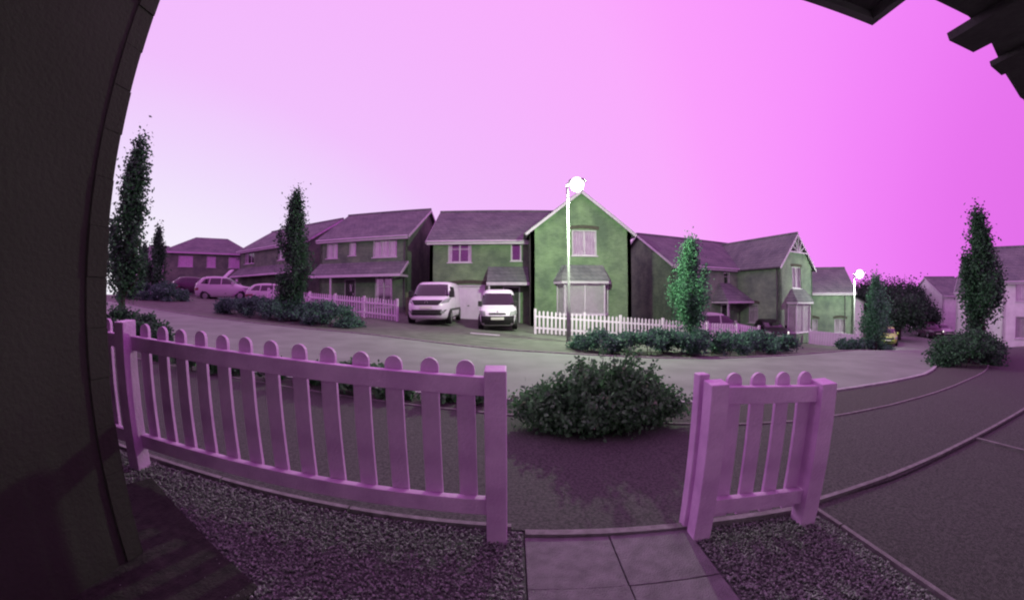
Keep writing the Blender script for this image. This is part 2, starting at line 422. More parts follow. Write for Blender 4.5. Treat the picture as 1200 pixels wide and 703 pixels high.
# ------------------------------------------------------------------ near picket fence
def arch_picket(w_, h, t):
    """round-topped pale, base at z=0"""
    pts = [(-w_ / 2, 0), (w_ / 2, 0)]
    for k in range(9):
        a = math.pi * k / 8; pts.append((math.cos(a) * w_ / 2, h - w_ / 2 + math.sin(a) * w_ / 2))
    m_ = MB(); m_.hexa([(x, t, z) for x, z in pts][::-1], [(x, 0, z) for x, z in pts][::-1]); return m_
pick_me = arch_picket(.086, .80, .020).me('picket', M['paint'])
def rail(mb_, xa, xb, ya, yb, za, zb, h, t=.045):
    mb_.hexa([(xa, ya, za), (xa, ya + t, za), (xa, ya + t, za + h), (xa, ya, za + h)], [(xb, yb, zb), (xb, yb + t, zb), (xb, yb + t, zb + h), (xb, yb, zb + h)])
def post(parent, x, y, z0, z1, wx=.10, wy=.10, rz=0, cap=True):
    m_ = MB(); a, b = wx / 2, wy / 2
    m_.hexa([(-a, -b, z0 - .1), (a, -b, z0 - .1), (a, b, z0 - .1), (-a, b, z0 - .1)], [(-a, -b, z1 - .012), (a, -b, z1 - .012), (a, b, z1), (-a, b, z1)])
    o = m_.build('post', M['paint'], parent, bevel=.005); o.location = (x, y, 0); o.rotation_euler = (0, 0, rz); return o
S = .05
def fz(x): return -.012 - S * x if x < 0 else -.012 - .042 * x
f1 = thing('picket_fence', 'long white picket fence with rounded pales between two square posts at the front garden edge', 'fence', group='picket fences round the near garden')
FY = 1.62
post(f1, -.075, FY + .02, -.02, .905); post(f1, -2.44, FY - .01, .10, 1.085)
m_ = MB(); rail(m_, -2.39, -.125, FY, FY, fz(-2.39) + .875, fz(-.125) + .865, .0 + .0 or .088 * -1); m_.build('rail', M['paint'], f1, bevel=.004)
m_ = MB(); rail(m_, -2.39, -.125, FY, FY, fz(-2.39) + .235, fz(-.125) + .245, -.088); m_.build('rail', M['paint'], f1, bevel=.004)
for n in range(13):
    x = -.215 - .1745 * n
    if x < -2.37: break
    o = link('picket', pick_me, f1, (x, FY + .046, fz(x) + .125 + .035 * (x / -2.4)), (0, rnd.uniform(-.006, .006), 0)); o.scale = (1, 1, 1.0 + rnd.uniform(-.006, .006))
f2 = thing('picket_fence', 'white picket fence stretch beyond the left square post, half hidden by the porch wall', 'fence', group='picket fences round the near garden')
m_ = MB(); rail(m_, -4.3, -2.49, FY, FY, fz(-4.3) + .88, fz(-2.49) + .875, -.088); m_.build('rail', M['paint'], f2, bevel=.004)
m_ = MB(); rail(m_, -4.3, -2.49, FY, FY, fz(-4.3) + .235, fz(-2.49) + .235, -.088); m_.build('rail', M['paint'], f2, bevel=.004)
for n in range(10):
    x = -2.57 - .1745 * n; link('picket', pick_me, f2, (x, FY + .046, fz(x) + .16), (0, rnd.uniform(-.006, .006), 0))
post(f2, -4.36, FY, .18, 1.16)

f3 = thing('picket_fence', 'short white picket panel right of the garden path gap', 'fence', group='picket fences round the near garden')
post(f3, .985, 1.575, -.05, .822, .10, .085); post(f3, 1.675, 1.545, -.09, .782, .105, .105, R(-4))
m_ = MB(); m_.hexa([(.925, 1.64, -.15), (.985, 1.64, -.15), (.985, 1.705, -.15), (.925, 1.705, -.15)], [(.925, 1.64, .842), (.985, 1.64, .842), (.985, 1.705, .842), (.925, 1.705, .842)])
m_.build('post', M['paint'], f3, bevel=.006)['label'] = 'slim gate stop behind the square post'
m_ = MB(); rail(m_, 1.035, 1.65, 1.565, 1.535, fz(1.035) + .845, fz(1.65) + .835, -.088); m_.build('rail', M['paint'], f3, bevel=.004)
m_ = MB(); rail(m_, 1.035, 1.65, 1.565, 1.535, fz(1.035) + .235, fz(1.65) + .235, -.088); m_.build('rail', M['paint'], f3, bevel=.004)
for x in (1.115, 1.265, 1.42, 1.575):
    link('picket', pick_me, f3, (x, 1.612 - (x - 1.0) * .045, fz(x) + .105), (0, rnd.uniform(-.006, .006), R(-2.8)))

# ------------------------------------------------------------------ own house behind and beside the camera
own = thing('own_house', 'pale house wall with the dark porch pier that fills the left edge', 'house')
MB().box(-9, -.45, -.6, 12, -.05, 5.4).build('wall', M['render_own'], own)
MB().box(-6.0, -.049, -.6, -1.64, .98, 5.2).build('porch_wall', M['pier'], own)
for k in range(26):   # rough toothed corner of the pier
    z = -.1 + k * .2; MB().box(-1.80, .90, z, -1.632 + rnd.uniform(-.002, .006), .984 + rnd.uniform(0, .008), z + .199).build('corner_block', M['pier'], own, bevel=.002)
can = thing('door_canopy', 'dark flat door canopy whose front corner pokes in at the top right', 'canopy')
MB().box(-.90, -.045, 2.245, 1.28, .77, 2.27).build('soffit', M['underside'], can)
MB().beam((-.90, .785, 2.30), (1.315, .785, 2.30), .03, .18).build('fascia', M['lead'], can)
MB().beam((1.30, -.045, 2.30), (1.30, .768, 2.30), .03, .18).build('fascia', M['lead'], can)
MB().slab([(-.93, -.04, 2.64), (1.35, -.04, 2.64), (1.35, .83, 2.41), (-.93, .83, 2.41)], .04).build('roof', M['tile'], can)
bay = thing('bay_roof', 'dark underside of the bay roof overhanging at the top right corner', 'bay roof')
def prism(pts, z0, z1): return MB().hexa([(x, y, z0) for x, y in pts], [(x, y, z1) for x, y in pts])
prism([(1.97, -.045), (1.97, .84), (2.30, .83), (2.62, .88), (3.1, 1.02), (3.6, 1.13), (6, 1.2), (6, -.045)], 2.61, 2.64).build('soffit', M['underside'], bay)
prism([(1.95, -.045), (1.95, .86), (2.30, .85), (2.62, .90), (3.1, 1.04), (3.6, 1.15), (6, 1.22), (6, -.045)], 2.643, 2.80).build('fascia', M['lead'], bay)
prism([(2.28, .45), (2.28, .97), (2.52, .965), (2.54, .45)], 2.56, 2.607).build('corbel', M['underside'], bay)
prism([(2.80, .55), (2.80, 1.00), (2.98, 1.02), (3.0, .55)], 2.575, 2.607).build('corbel', M['underside'], bay)

# ------------------------------------------------------------------ houses
def wallpiece(h, o, d, outline, holes, m, t=.22, name='wall'):
    """vertical wall in the house frame: o=(u,v) start, d=unit direction, outward normal = (d.y,-d.x)"""
    nx, ny = d[1], -d[0]
    V = [Vector(p) for p in outline]; n = len(V); E = [(i, (i + 1) % n) for i in range(n)]
    for (a, b, c, e) in holes:
        k = len(V); V += [Vector((a, b)), Vector((c, b)), Vector((c, e)), Vector((a, e))]; E += [(k, k + 1), (k + 1, k + 2), (k + 2, k + 3), (k + 3, k)]
    vs, es, fs, *_ = delaunay_2d_cdt(V, E, [], 1, 1e-5)
    mb_ = MB()
    def P(s, z, q): return (o[0] + d[0] * s - nx * q, o[1] + d[1] * s - ny * q, z)
    for f in fs:
        c = sum((vs[i] for i in f), Vector((0, 0))) / len(f)
        if any(a < c.x < c2 and b < c.y < e for a, b, c2, e in holes): continue
        mb_.quad(*[P(vs[i].x, vs[i].y, 0) for i in f]); mb_.quad(*[P(vs[i].x, vs[i].y, t) for i in reversed(f)])
    for i in range(n):
        a, b = outline[i], outline[(i + 1) % n]; mb_.quad(P(*a, 0), P(*a, t), P(*b, t), P(*b, 0))
    for (a, b, c, e) in holes:
        R_ = [(a, b), (c, b), (c, e), (a, e)]
        for i in range(4):
            p, q = R_[i], R_[(i + 1) % 4]; mb_.quad(P(*p, 0), P(*q, 0), P(*q, t), P(*p, t))
    return mb_.build(name, m, h)

def window(h, o, d, r, cols=2, transom=True, inside='dark', sill=True, rec=.06, head=None, name='window', bars=0):
    nx, ny = d[1], -d[0]; a, b, c, e = r
    def bx(mb_, s0, z0, s1, z1, q0, q1):
        def P(s, z, q): return (o[0] + d[0] * s - nx * q, o[1] + d[1] * s - ny * q, z)
        mb_.hexa([P(s0, z0, q0), P(s1, z0, q0), P(s1, z0, q1), P(s0, z0, q1)], [P(s0, z1, q0), P(s1, z1, q0), P(s1, z1, q1), P(s0, z1, q1)])
    f = MB(); w_ = .065
    bx(f, a, b, a + w_, e, rec, rec + .07); bx(f, c - w_, b, c, e, rec, rec + .07)
    bx(f, a + w_, b, c - w_, b + w_, rec, rec + .07); bx(f, a + w_, e - w_, c - w_, e, rec, rec + .07)
    for k in range(1, cols):
        s = a + (c - a) * k / cols; bx(f, s - .035, b + w_, s + .035, e - w_, rec + .003, rec + .066)
    if transom:
        z = e - (e - b) * .32
        for k in range(cols):
            s0 = a + (c - a) * k / cols + .04; s1 = a + (c - a) * (k + 1) / cols - .04; bx(f, s0, z - .02, s1, z + .02, rec + .008, rec + .06)
    for k in range(1, bars + 1):
        z = b + (e - b) * k / (bars + 1)
        bx(f, a + w_, z - .012, c - w_, z + .012, rec + .010, rec + .05)
    fo = f.build(name, M['white'], h)
    for k in range(cols):
        g = MB(); s0 = a + (c - a) * k / cols; s1 = a + (c - a) * (k + 1) / cols; bx(g, s0 + .03, b + .04, s1 - .03, e - .04, rec + .036, rec + .042); g.build('pane', M['glass'], fo)
    if inside == 'net':
        g = MB(); nn_ = 26
        for k in range(nn_):
            s0 = a + .02 + (c - a - .04) * k / nn_; s1 = a + .02 + (c - a - .04) * (k + 1) / nn_
            q0 = rec + .125 + .018 * math.sin(k * 1.9); q1 = rec + .125 + .018 * math.sin((k + 1) * 1.9)
            def P(s, z, q): return (o[0] + d[0] * s - nx * q, o[1] + d[1] * s - ny * q, z)
            g.quad(P(s0, b + .01, q0), P(s1, b + .01, q1), P(s1, e - .01, q1), P(s0, e - .01, q0))
        g.build('net_curtain', M['curtain'], fo)
    elif inside == 'blind':
        g = MB(); nb = 16
        for k in range(nb):
            z0 = b + (e - b) * k / nb; bx(g, a + .03, z0 + .004, c - .03, z0 + (e - b) / nb - .002, rec + .10, rec + .112 + .006 * (k % 2))
        g.build('blind', M['blind'], fo)
    elif inside == 'dark':
        for s0, s1 in ((a + .01, a + (c - a) * .16), (c - (c - a) * .16, c - .01)):
            g = MB(); bx(g, s0, b + .01, s1, e - .01, rec + .11, rec + .15); g.build('curtain', M['curtain'], fo)
    if sill:
        g = MB(); bx(g, a - .06, b - .06, c + .06, b - .002, -.07, rec + .02); g.build('sill', M['white'], fo)
    if head:
        g = MB(); n_ = max(4, int((c - a + .3) / .085)); rise = head
        for k in range(n_):
            s0 = a - .15 + (c - a + .3) * k / n_; s1 = s0 + (c - a + .3) / n_ - .008; tt = (k + .5) / n_ * 2 - 1
            z0 = e + .004 + rise * (1 - tt * tt); bx(g, s0, z0 - (rise if 0 else 0), s1, z0 + .20, -.018, .10)
        g.build('brick_arch', M['soldier'], h)
    return fo

def roof_u(h, u0, u1, v0, v1, ze, zr, ov=.3, og=.25, m='tile', front=True, sides=(1, 1), vr=None, tiles=True):
    """ridge along u; returns nothing"""
    vr = (v0 + v1) / 2 if vr is None else vr
    sl_ = (zr - ze) / (vr - v0)
    a, b = u0 - og, u1 + og
    zf = ze - sl_ * ov
    sb = (zr - ze) / (v1 - vr)
    MB().slab([(a, v0 - ov, zf), (b, v0 - ov, zf), (b, vr, zr), (a, vr, zr)], .12).build('roof', M[m], h)
    MB().slab([(a, vr + .004, zr), (b, vr + .004, zr), (b, v1 + ov, ze - sb * ov), (a, v1 + ov, ze - sb * ov)], .12).build('roof', M[m], h)
    MB().tube([(a, vr, zr + .01), (b, vr, zr + .01)], [.10, .10], 8).build('ridge_tiles', M[m], h)
    MB().box(a + .05, v0 - ov - .03, zf - .25, b - .05, v0 - ov + .012, zf - .045).build('fascia', M['white'], h)
    MB().tube([(a + .05, v0 - ov - .085, zf - .07), (b - .05, v0 - ov - .085, zf - .07)], [.055, .055], 8).build('gutter', M['white'], h)
    MB().box(a + .05, v0 - ov + .015, zf - .245, b - .05, v0 + .0, zf - .225).build('soffit', M['white'], h)
    for k, u in enumerate((a, b)):
        if sides[k]:
            g = MB(); uu = u + (-.02 if k == 0 else .02)
            g.beam((uu, v0 - ov, zf - .13), (uu, vr, zr - .13), .04, .15); g.beam((uu, vr + .01, zr - .13), (uu, v1 + ov, ze - sb * ov - .13), .04, .15)
            g.build('bargeboard', M['white'], h)

def roof_v(h, u0, u1, v0, v1, ze, zr, ov=.28, of=.22, m='tile'):
    """gable to the front"""
    uc = (u0 + u1) / 2; s_ = (zr - ze) / (uc - u0); zl = ze - s_ * ov
    for sg, ue in ((-1, u0 - ov), (1, u1 + ov)):
        MB().slab([(ue, v0 - of, zl), (uc + sg * .002, v0 - of, zr), (uc + sg * .002, v1, zr), (ue, v1, zl)], .12).build('roof', M[m], h)
        g = MB(); g.beam((ue, v0 - of - .02, zl - .14), (uc + sg * .015, v0 - of - .02, zr - .14), .04, .14); g.build('bargeboard', M['white'], h)
        MB().tube([(ue - sg * -.06, v0 - of + .05, zl - .08), (ue - sg * -.06, v1 - .3, zl - .08)], [.05, .05], 8).build('gutter', M['lead'], h)
    MB().tube([(uc, v0 - of, zr + .01), (uc, v1, zr + .01)], [.1, .1], 8).build('ridge_tiles', M[m], h)

def lean_to(h, u0, u1, v, proj, z0, z1, hip=0, posts=(), m='tile'):
    """lean-to roof on a wall at v, low edge at v-proj"""
    MB().slab([(u0, v - proj, z0), (u1, v - proj, z0), (u1 - hip, v, z1), (u0 + hip, v, z1)], .08).build('porch_roof', M[m], h)
    if hip:
        MB().slab([(u0, v - proj + .003, z0), (u0 + hip, v, z1 - .004), (u0, v, z0)], .05).build('porch_roof', M[m], h)
        MB().slab([(u1, v - proj + .003, z0), (u1, v, z0), (u1 - hip, v, z1 - .004)], .05).build('porch_roof', M[m], h)
    g = MB(); g.box(u0 - .02, v - proj - .05, z0 - .20, u1 + .02, v - proj - .005, z0 - .03)
    g.box(u0 - .02, v - proj - .004, z0 - .20, u0 + .03, v - .01, z0 - .06); g.box(u1 - .03, v - proj - .004, z0 - .20, u1 + .02, v - .01, z0 - .06)
    g.build('fascia', M['white'], h)
    for p in posts: MB().box(p - .05, v - proj + .05, -.3, p + .05, v - proj + .15, z0 - .205).build('post', M['white'], h)

def pipe(h, u, v, z0, z1):
    MB().tube([(u, v, z0), (u, v, z1)], [.045, .045], 8).build('drainpipe', M['lead'], h)

def door(h, u0, u1, v, z0, z1):
    g = MB(); g.box(u0 - .07, v - .03, z0, u0, v + .06, z1 + .07); g.box(u1, v - .03, z0, u1 + .07, v + .06, z1 + .07); g.box(u0, v - .03, z1, u1, v + .06, z1 + .07); g.build('door_frame', M['white'], h)
    dd = MB().box(u0 + .01, v - .01, z0, u1 - .01, v + .04, z1 - .01).build('door', M['door_dark'], h)
    MB().box(u0 + .25, v - .02, z0 + (z1 - z0) * .60, u1 - .25, v - .008, z0 + (z1 - z0) * .85).build('pane', M['glass'], dd)
    MB().box(u1 - .14, v - .05, z0 + .98, u1 - .10, v - .012, z0 + 1.10).build('handle', M['chrome'], dd)

def cx_rect(w_, h): return [(0, -.8), (w_, -.8), (w_, h), (0, h)]

# --- house A : the lit gabled house in the middle
A = thing('gabled_house', 'olive brick house with a tall front gable and bay window under the tall street lamp', 'house', (0, 0, -.12), group='brick houses across the road')
X0, X1, YW = -5.08, 1.05, 22.0
holes = [(X0 * -1 - 3.93, 3.62, X0 * -1 - 2.47, 4.83), (-X0 - .07 + .0, 3.70, -X0 + .58, 4.80), (-X0 - 3.72, -.05, -X0 - 1.62, 2.22), (-X0 + .02 - .5, -.05, -X0 + .92 - .5, 2.1)]
wallpiece(A, (X0, YW), (1, 0), [(0, -.8), (X1 - X0, -.8), (X1 - X0, 5.06), (0, 5.06)], holes, M['brick'])
window(A, (X0, YW), (1, 0), holes[0], 2, True, 'dark', head=None)
window(A, (X0, YW), (1, 0), holes[1], 1, False, 'dark', head=None)
# garage door of separate ribbed panels
gd = MB(); gd.box(-3.70, YW + .09, -.05, -1.64, YW + .12, 2.2); gdo = gd.build('garage_door', M['door_white'], A)
for k in range(9):
    MB().box(-3.68 + k * .2275, YW + .065, 0, -3.68 + k * .2275 + .215, YW + .088, 2.15).build('panel', M['door_white'], gdo)
MB().box(-2.72, YW + .04, .95, -2.60, YW + .064, 1.0).build('handle', M['black'], gdo)
g = MB()
for k in range(26):
    s = -3.85 + k * .092; tt = (k + .5) / 13 - 1; g.box(s, YW - .02, 2.23 + .10 * (1 - tt * tt), s + .084, YW + .1, 2.45 + .10 * (1 - tt * tt))
g.build('brick_arch', M['soldier'], A)
MB().box(-3.72, YW - .03, 2.15, -1.62, YW + .06, 2.225).build('lintel', M['white'], A)
door(A, -.48, .42, YW + .02, -.05, 2.08)
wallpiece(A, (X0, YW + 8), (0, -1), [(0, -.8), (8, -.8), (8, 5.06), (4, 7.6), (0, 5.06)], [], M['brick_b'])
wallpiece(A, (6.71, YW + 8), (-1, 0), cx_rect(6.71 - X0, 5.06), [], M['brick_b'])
roof_u(A, X0, 4.0, YW, YW + 8, 5.14, 7.76, ov=.3, og=.18, sides=(1, 0))
# wing
W0, W1, YV = 1.03, 6.71, 19.8
wc = (W0 + W1) / 2
ap = 7.36
hw = [(3.32 - W0, 3.78, 4.72 - W0, 5.22), (2.66 - W0, .55, 5.14 - W0, 2.28)]
wallpiece(A, (W0, YV), (1, 0), [(0, -.8), (W1 - W0, -.8), (W1 - W0, 5.22), ((W1 - W0) / 2, ap), (0, 5.22)], hw, M['brick'])
window(A, (W0, YV), (1, 0), hw[0], 2, False, 'net', head=.07)
wallpiece(A, (W0, YV + 2.2), (0, -1), cx_rect(2.2, 5.2), [], M['brick'])
wallpiece(A, (W1, YV), (0, 1), cx_rect(10.2, 5.2), [], M['brick_b'])
roof_v(A, W0, W1, YV, YV + 6.4, 5.26, ap + .14, ov=.28, of=.2)
# bay
def bay_window(h, u0, u1, v, pr, z0, z1, zr, slant=.35, inside='blind', wide_top=.18, base=None):
    base = base or M['brick']
    pts = [(u0, v), (u0 + slant, v - pr), (u1 - slant, v - pr), (u1, v)]
    MB().hexa([(x, y, -.7) for x, y in pts], [(x, y, z0 - .06) for x, y in pts]).build('bay_base', base, h)
    for i in range(3):
        a = Vector(pts[i]); b = Vector(pts[i + 1]); d = (b - a); ln = d.length; d = d / ln
        window(h, (a.x, a.y), (d.x, d.y), (.01, z0, ln - .01, z1), 2 if i == 1 else 1, False, inside, sill=False, rec=.0, name='bay_window', bars=0)
    o_ = .16
    P = [(u0 - o_, v), (u0 + slant - o_, v - pr - o_), (u1 - slant + o_, v - pr - o_), (u1 + o_, v)]
    MB().hexa([(x, y, z1 + .005) for x, y in P], [(x, y, z1 + .15) for x, y in P]).build('fascia', M['white'], h)
    T = [(u0 + .3, v), (u0 + slant + .12, v - .06), (u1 - slant - .12, v - .06), (u1 - .3, v)]
    MB().hexa([(x * 1.0 + (-.04 if x < (u0 + u1) / 2 else .04), y - (.04 if y < v else 0), z1 + .153) for x, y in P], [(x, y, zr) for x, y in T]).build('bay_roof', M['tile'], h)
    MB().hexa([(x, y, z0 - .058) for x, y in [(p[0], p[1] - .05 if p[1] < v else p[1]) for p in pts]], [(x, y, z0 - .003) for x, y in pts]).build('sill', M['white'], h)
bay_window(A, 2.44, 5.36, YV, .62, .55, 2.20, 3.25)
lean_to(A, -1.45, .98, YW, 1.15, 2.38, 3.35, posts=(-1.32,))


# --- house B : to the left, wide lean-to
yawB = R(-7)
zb = tz(-9, 24) + .05
B = thing('brown_brick_house', 'dark brick house with a full-width lean-to porch roof behind the left picket fence', 'house', (-7.02, 23.6, zb), yawB, group='brick houses across the road')
LB = 7.05
hb = [(1.35, 3.55, 2.35, 4.72), (3.15, 3.80, 3.85, 4.75), (5.15, 3.60, 6.95, 4.88), (5.25, .1, 6.0, 2.15), (6.0 - .02, .1, 6.75, 2.15)]
hb = [(-LB + a + (0), b, -LB + c, e) for a, b, c, e in [(.55, 3.62, 1.55, 4.72), (2.5, 3.75, 3.1, 4.78), (4.45, 3.55, 6.3, 4.88)]]
hb = [(a + LB, b, c + LB, e) for a, b, c, e in hb]
low = [(4.65, .15, 6.0, 2.2), (2.2, -.0, 3.1, 2.1)]
wallpiece(B, (-LB, 0), (1, 0), cx_rect(LB, 5.1), hb + low, M['brick_b'])
window(B, (-LB, 0), (1, 0), hb[0], 2, False, 'net'); window(B, (-LB, 0), (1, 0), hb[1], 1, False, 'net'); window(B, (-LB, 0), (1, 0), hb[2], 3, False, 'net')
window(B, (-LB, 0), (1, 0), low[0], 2, True, 'dark'); door(B, -LB + 2.25, -LB + 3.05, .05, 0, 2.05)
wallpiece(B, (0, 0), (0, 1), [(0, -.8), (8, -.8), (8, 5.1), (4, 7.6), (0, 5.1)], [], M['brick_b'])
wallpiece(B, (-LB, 8), (0, -1), [(0, -.8), (8, -.8), (8, 5.1), (4, 7.6), (0, 5.1)], [], M['brick_b'])
wallpiece(B, (0, 8), (-1, 0), cx_rect(LB, 5.1), [], M['brick_b'])
roof_u(B, -LB, 0, 0, 8, 5.15, 7.7, og=.22)
lean_to(B, -LB, .1, 0, 1.25, 2.35, 3.25, posts=(-LB + 1.8,))
MB().beam((.13, -1.25, 2.27), (.13, 0, 3.17), .04, .16).build('bargeboard', M['white'], B)
pipe(B, -.12, -.08, 0, 4.9)

# --- house C : further left, behind B
zc = tz(-18, 28) + .1
Cc = thing('dark_brick_house', 'dark brick house with white eaves rising behind the left columnar tree', 'house', (-17.4, 28.0, zc), R(-20), group='brick houses across the road')
LC = 11.5
hc = [(1.0, 3.6, 2.9, 4.85), (7.2, 3.6, 8.3, 4.85), (9.2, 3.6, 10.6, 4.85)]
wallpiece(Cc, (-LC, 0), (1, 0), cx_rect(LC, 5.1), hc, M['brick_b'])
for i, r_ in enumerate(hc): window(Cc, (-LC, 0), (1, 0), r_, 3 if i == 0 else 2, False, 'net' if i else 'dark')
wallpiece(Cc, (0, 0), (0, 1), [(0, -.8), (8, -.8), (8, 5.1), (4, 7.5), (0, 5.1)], [], M['brick_b'])
wallpiece(Cc, (-LC, 8), (0, -1), [(0, -.8), (8, -.8), (8, 5.1), (4, 7.5), (0, 5.1)], [], M['brick_b'])
wallpiece(Cc, (0, 8), (-1, 0), cx_rect(LC, 5.1), [], M['brick_b'])
roof_u(Cc, -LC, 0, 0, 8, 5.15, 7.6, og=.2)
lean_to(Cc, -LC, -.2, 0, 1.1, 2.4, 3.2, posts=())

# --- house D : far left hipped house
def hipped(label, loc, rz, L_, D_, ze, zr, wallm, hip=2.6, wins=(), group=None, name='hipped_house'):
    h = thing(name, label, 'house', loc, rz, group)
    wallpiece(h, (-L_ / 2, 0), (1, 0), cx_rect(L_, ze), [w_[:4] for w_ in wins], wallm)
    for w_ in wins: window(h, (-L_ / 2, 0), (1, 0), w_[:4], 2, False, w_[4])
    wallpiece(h, (L_ / 2, 0), (0, 1), cx_rect(D_, ze), [], wallm); wallpiece(h, (-L_ / 2, D_), (0, -1), cx_rect(D_, ze), [], wallm); wallpiece(h, (L_ / 2, D_), (-1, 0), cx_rect(L_, ze), [], wallm)
    o_ = .3; a, b, c, e = -L_ / 2 - o_, L_ / 2 + o_, -o_, D_ + o_; m2 = D_ / 2
    r0, r1 = (-L_ / 2 + hip, m2, zr), (L_ / 2 - hip, m2, zr)
    MB().slab([(a, c, ze), (b, c, ze), r1, r0], .1).build('roof', M['tile'], h); MB().slab([(b, e, ze), (a, e, ze), r0, r1], .1).build('roof', M['tile'], h)
    MB().slab([(b, c, ze), (b, e, ze), r1], .1).build('roof', M['tile'], h); MB().slab([(a, e, ze), (a, c, ze), r0], .1).build('roof', M['tile'], h)
    MB().box(a, c - .03, ze - .2, b, c + .01, ze - .02).build('fascia', M['white'], h)
    return h
DD = 46
azD = R(-45.8)
D_ = hipped('distant dark house with hipped roof at the far left end of the street', (DD * math.sin(azD), DD * math.cos(azD), 1.45), -azD + R(-4), 9.6, 8, 4.9, 7.1, M['brick_b'], 2.9,
            [(1.5, 3.3, 3.1, 4.5, 'net'), (4.6, 3.3, 5.6, 4.5, 'net'), (7.0, 3.3, 8.6, 4.5, 'net'), (1.5, .6, 3.4, 2.1, 'dark')], 'houses at the left end of the street')
azD2 = R(-51.6)
hipped('distant pale house end beside the hipped roof, behind small trees', (47 * math.sin(azD2), 47 * math.cos(azD2), 1.35), -azD2 + R(12), 5.2, 6, 4.2, 6.0, M['render'], 1.6,
       [(1.0, 2.9, 2.2, 3.9, 'dark')], 'houses at the left end of the street')

# --- house E : right, L-shaped with truss gable
E_rz = R(16)
ze_ = -1.28
Eh = thing('truss_gable_house', 'long brick house right of centre with white timber fan in its front gable', 'house', (11.25, 24.0, ze_), E_rz, group='brick houses across the road')
he = [(5.35, 3.55, 6.05, 4.65), (1.6, 3.5, 3.0, 4.7)]
wallpiece(Eh, (0, 0), (1, 0), cx_rect(7.0, 5.1), he, M['brick_c'])
window(Eh, (0, 0), (1, 0), he[0], 1, True, 'dark'); window(Eh, (0, 0), (1, 0), he[1], 2, False, 'net')
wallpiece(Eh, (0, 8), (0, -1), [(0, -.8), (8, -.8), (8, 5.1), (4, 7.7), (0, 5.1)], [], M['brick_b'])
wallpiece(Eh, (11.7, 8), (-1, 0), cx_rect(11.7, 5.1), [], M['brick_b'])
roof_u(Eh, 0, 11.4, 0, 8, 5.15, 7.75, og=.22, sides=(1, 1))
u0, u1, vf = 7.0, 11.7, -4.0
hg = [(1.65, 3.35, 2.95, 4.95)]
wallpiece(Eh, (u0, vf), (1, 0), [(0, -.8), (4.7, -.8), (4.7, 5.1), (2.35, 7.25), (0, 5.1)], hg, M['brick_c'])
window(Eh, (u0, vf), (1, 0), hg[0], 2, False, 'net', head=.04)
hs = [(1.2, .75, 2.1, 2.1)]
wallpiece(Eh, (u0, 0), (0, -1), cx_rect(4, 5.1), [(1.1, .75, 2.0, 2.15)], M['brick_c'])
window(Eh, (u0, 0), (0, -1), (1.1, .75, 2.0, 2.15), 1, True, 'net', head=.10)
wallpiece(Eh, (u1, vf), (0, 1), cx_rect(12, 5.1), [], M['brick_b'])
roof_v(Eh, u0, u1, vf, 4, 5.15, 7.5)
g = MB(); ucx = (u0 + u1) / 2; yv = vf - .24
g.beam((ucx - 1.35, yv, 6.02), (ucx + 1.35, yv, 6.02), .05, .10)
for ddx, zz in ((0, 7.15), (-.45, 6.85), (.45, 6.85), (-.85, 6.45), (.85, 6.45)): g.beam((ucx + ddx * .12, yv - .003, 6.05), (ucx + ddx * .95, yv - .003, zz), .04, .07)
g.build('gable_truss', M['white'], Eh)
bay_window(Eh, u0 + 1.0, u1 - .9, vf, .55, .12, 2.2, 3.3, inside='net', base=M['brick_c'])
lean_to(Eh, 3.9, 6.95, 0, 1.6, 2.45, 4.0 - .2, hip=.9, posts=(4.05,))
door(Eh, 5.0, 5.9, -.04, 0, 2.1)
pipe(Eh, u0 - .07, vf + .25, -.5, 4.95); pipe(Eh, .35, -.07, -.5, 4.95)
MB().box(1.5, -.03, 3.36, 3.1, -.005, 3.42).build('string_course', M['soldier'], Eh)

# --- house F and its white neighbour
F_ = thing('small_brick_house', 'smaller green brick house between the truss gable house and second street lamp', 'house', (25.9, 26.6, -2.75), R(-35), group='brick houses across the road')
hf = [(3.0, .6, 3.9, 2.1), (.6, .6, 1.9, 2.1)]
wallpiece(F_, (-2.0, 0), (1, 0), cx_rect(6.4, 4.75), [(2.3, 1.1, 3.2, 2.25), (4.7, 1.1, 5.7, 2.3)], M['brick_c'])
window(F_, (-2.0, 0), (1, 0), (2.3, 1.1, 3.2, 2.25), 2, False, 'net', head=.12); window(F_, (-2.0, 0), (1, 0), (4.7, 1.1, 5.7, 2.3), 2, False, 'net', head=.12)
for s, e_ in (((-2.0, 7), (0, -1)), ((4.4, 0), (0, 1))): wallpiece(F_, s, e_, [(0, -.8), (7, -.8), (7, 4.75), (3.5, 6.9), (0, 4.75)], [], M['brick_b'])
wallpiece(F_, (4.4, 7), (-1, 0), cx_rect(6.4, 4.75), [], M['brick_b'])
roof_u(F_, -2.0, 4.4, 0, 7, 4.8, 7.0, og=.15)
pipe(F_, 3.6, -.07, -.5, 4.5)
F2 = thing('white_gable_house', 'white rendered house end peeping out right of the small brick house', 'house', (33.2, 27.6, -3.0), R(-38), group='white houses down the hill')
wallpiece(F2, (-1.9, 0), (1, 0), [(0, -.8), (3.3, -.8), (3.3, 4.0), (.9, 5.3), (0, 5.3)], [(1.6, .6, 2.4, 1.9)], M['render']); window(F2, (-1.9, 0), (1, 0), (1.6, .6, 2.4, 1.9), 1, False, 'dark')
wallpiece(F2, (1.4, 0), (0, 1), cx_rect(7, 4.0), [], M['render']); wallpiece(F2, (-1.9, 7), (0, -1), cx_rect(7, 5.3), [], M['render'])
MB().slab([(1.6, -.15, 3.95), (1.6, 7, 3.95), (-1.0, 7, 5.42), (-1.0, -.15, 5.42)], .1).build('roof', M['tile'], F2)
MB().slab([(-1.0, -.15, 5.42), (-1.0, 7, 5.42), (-2.1, 7, 5.41), (-2.1, -.15, 5.41)], .1).build('roof', M['tile'], F2)

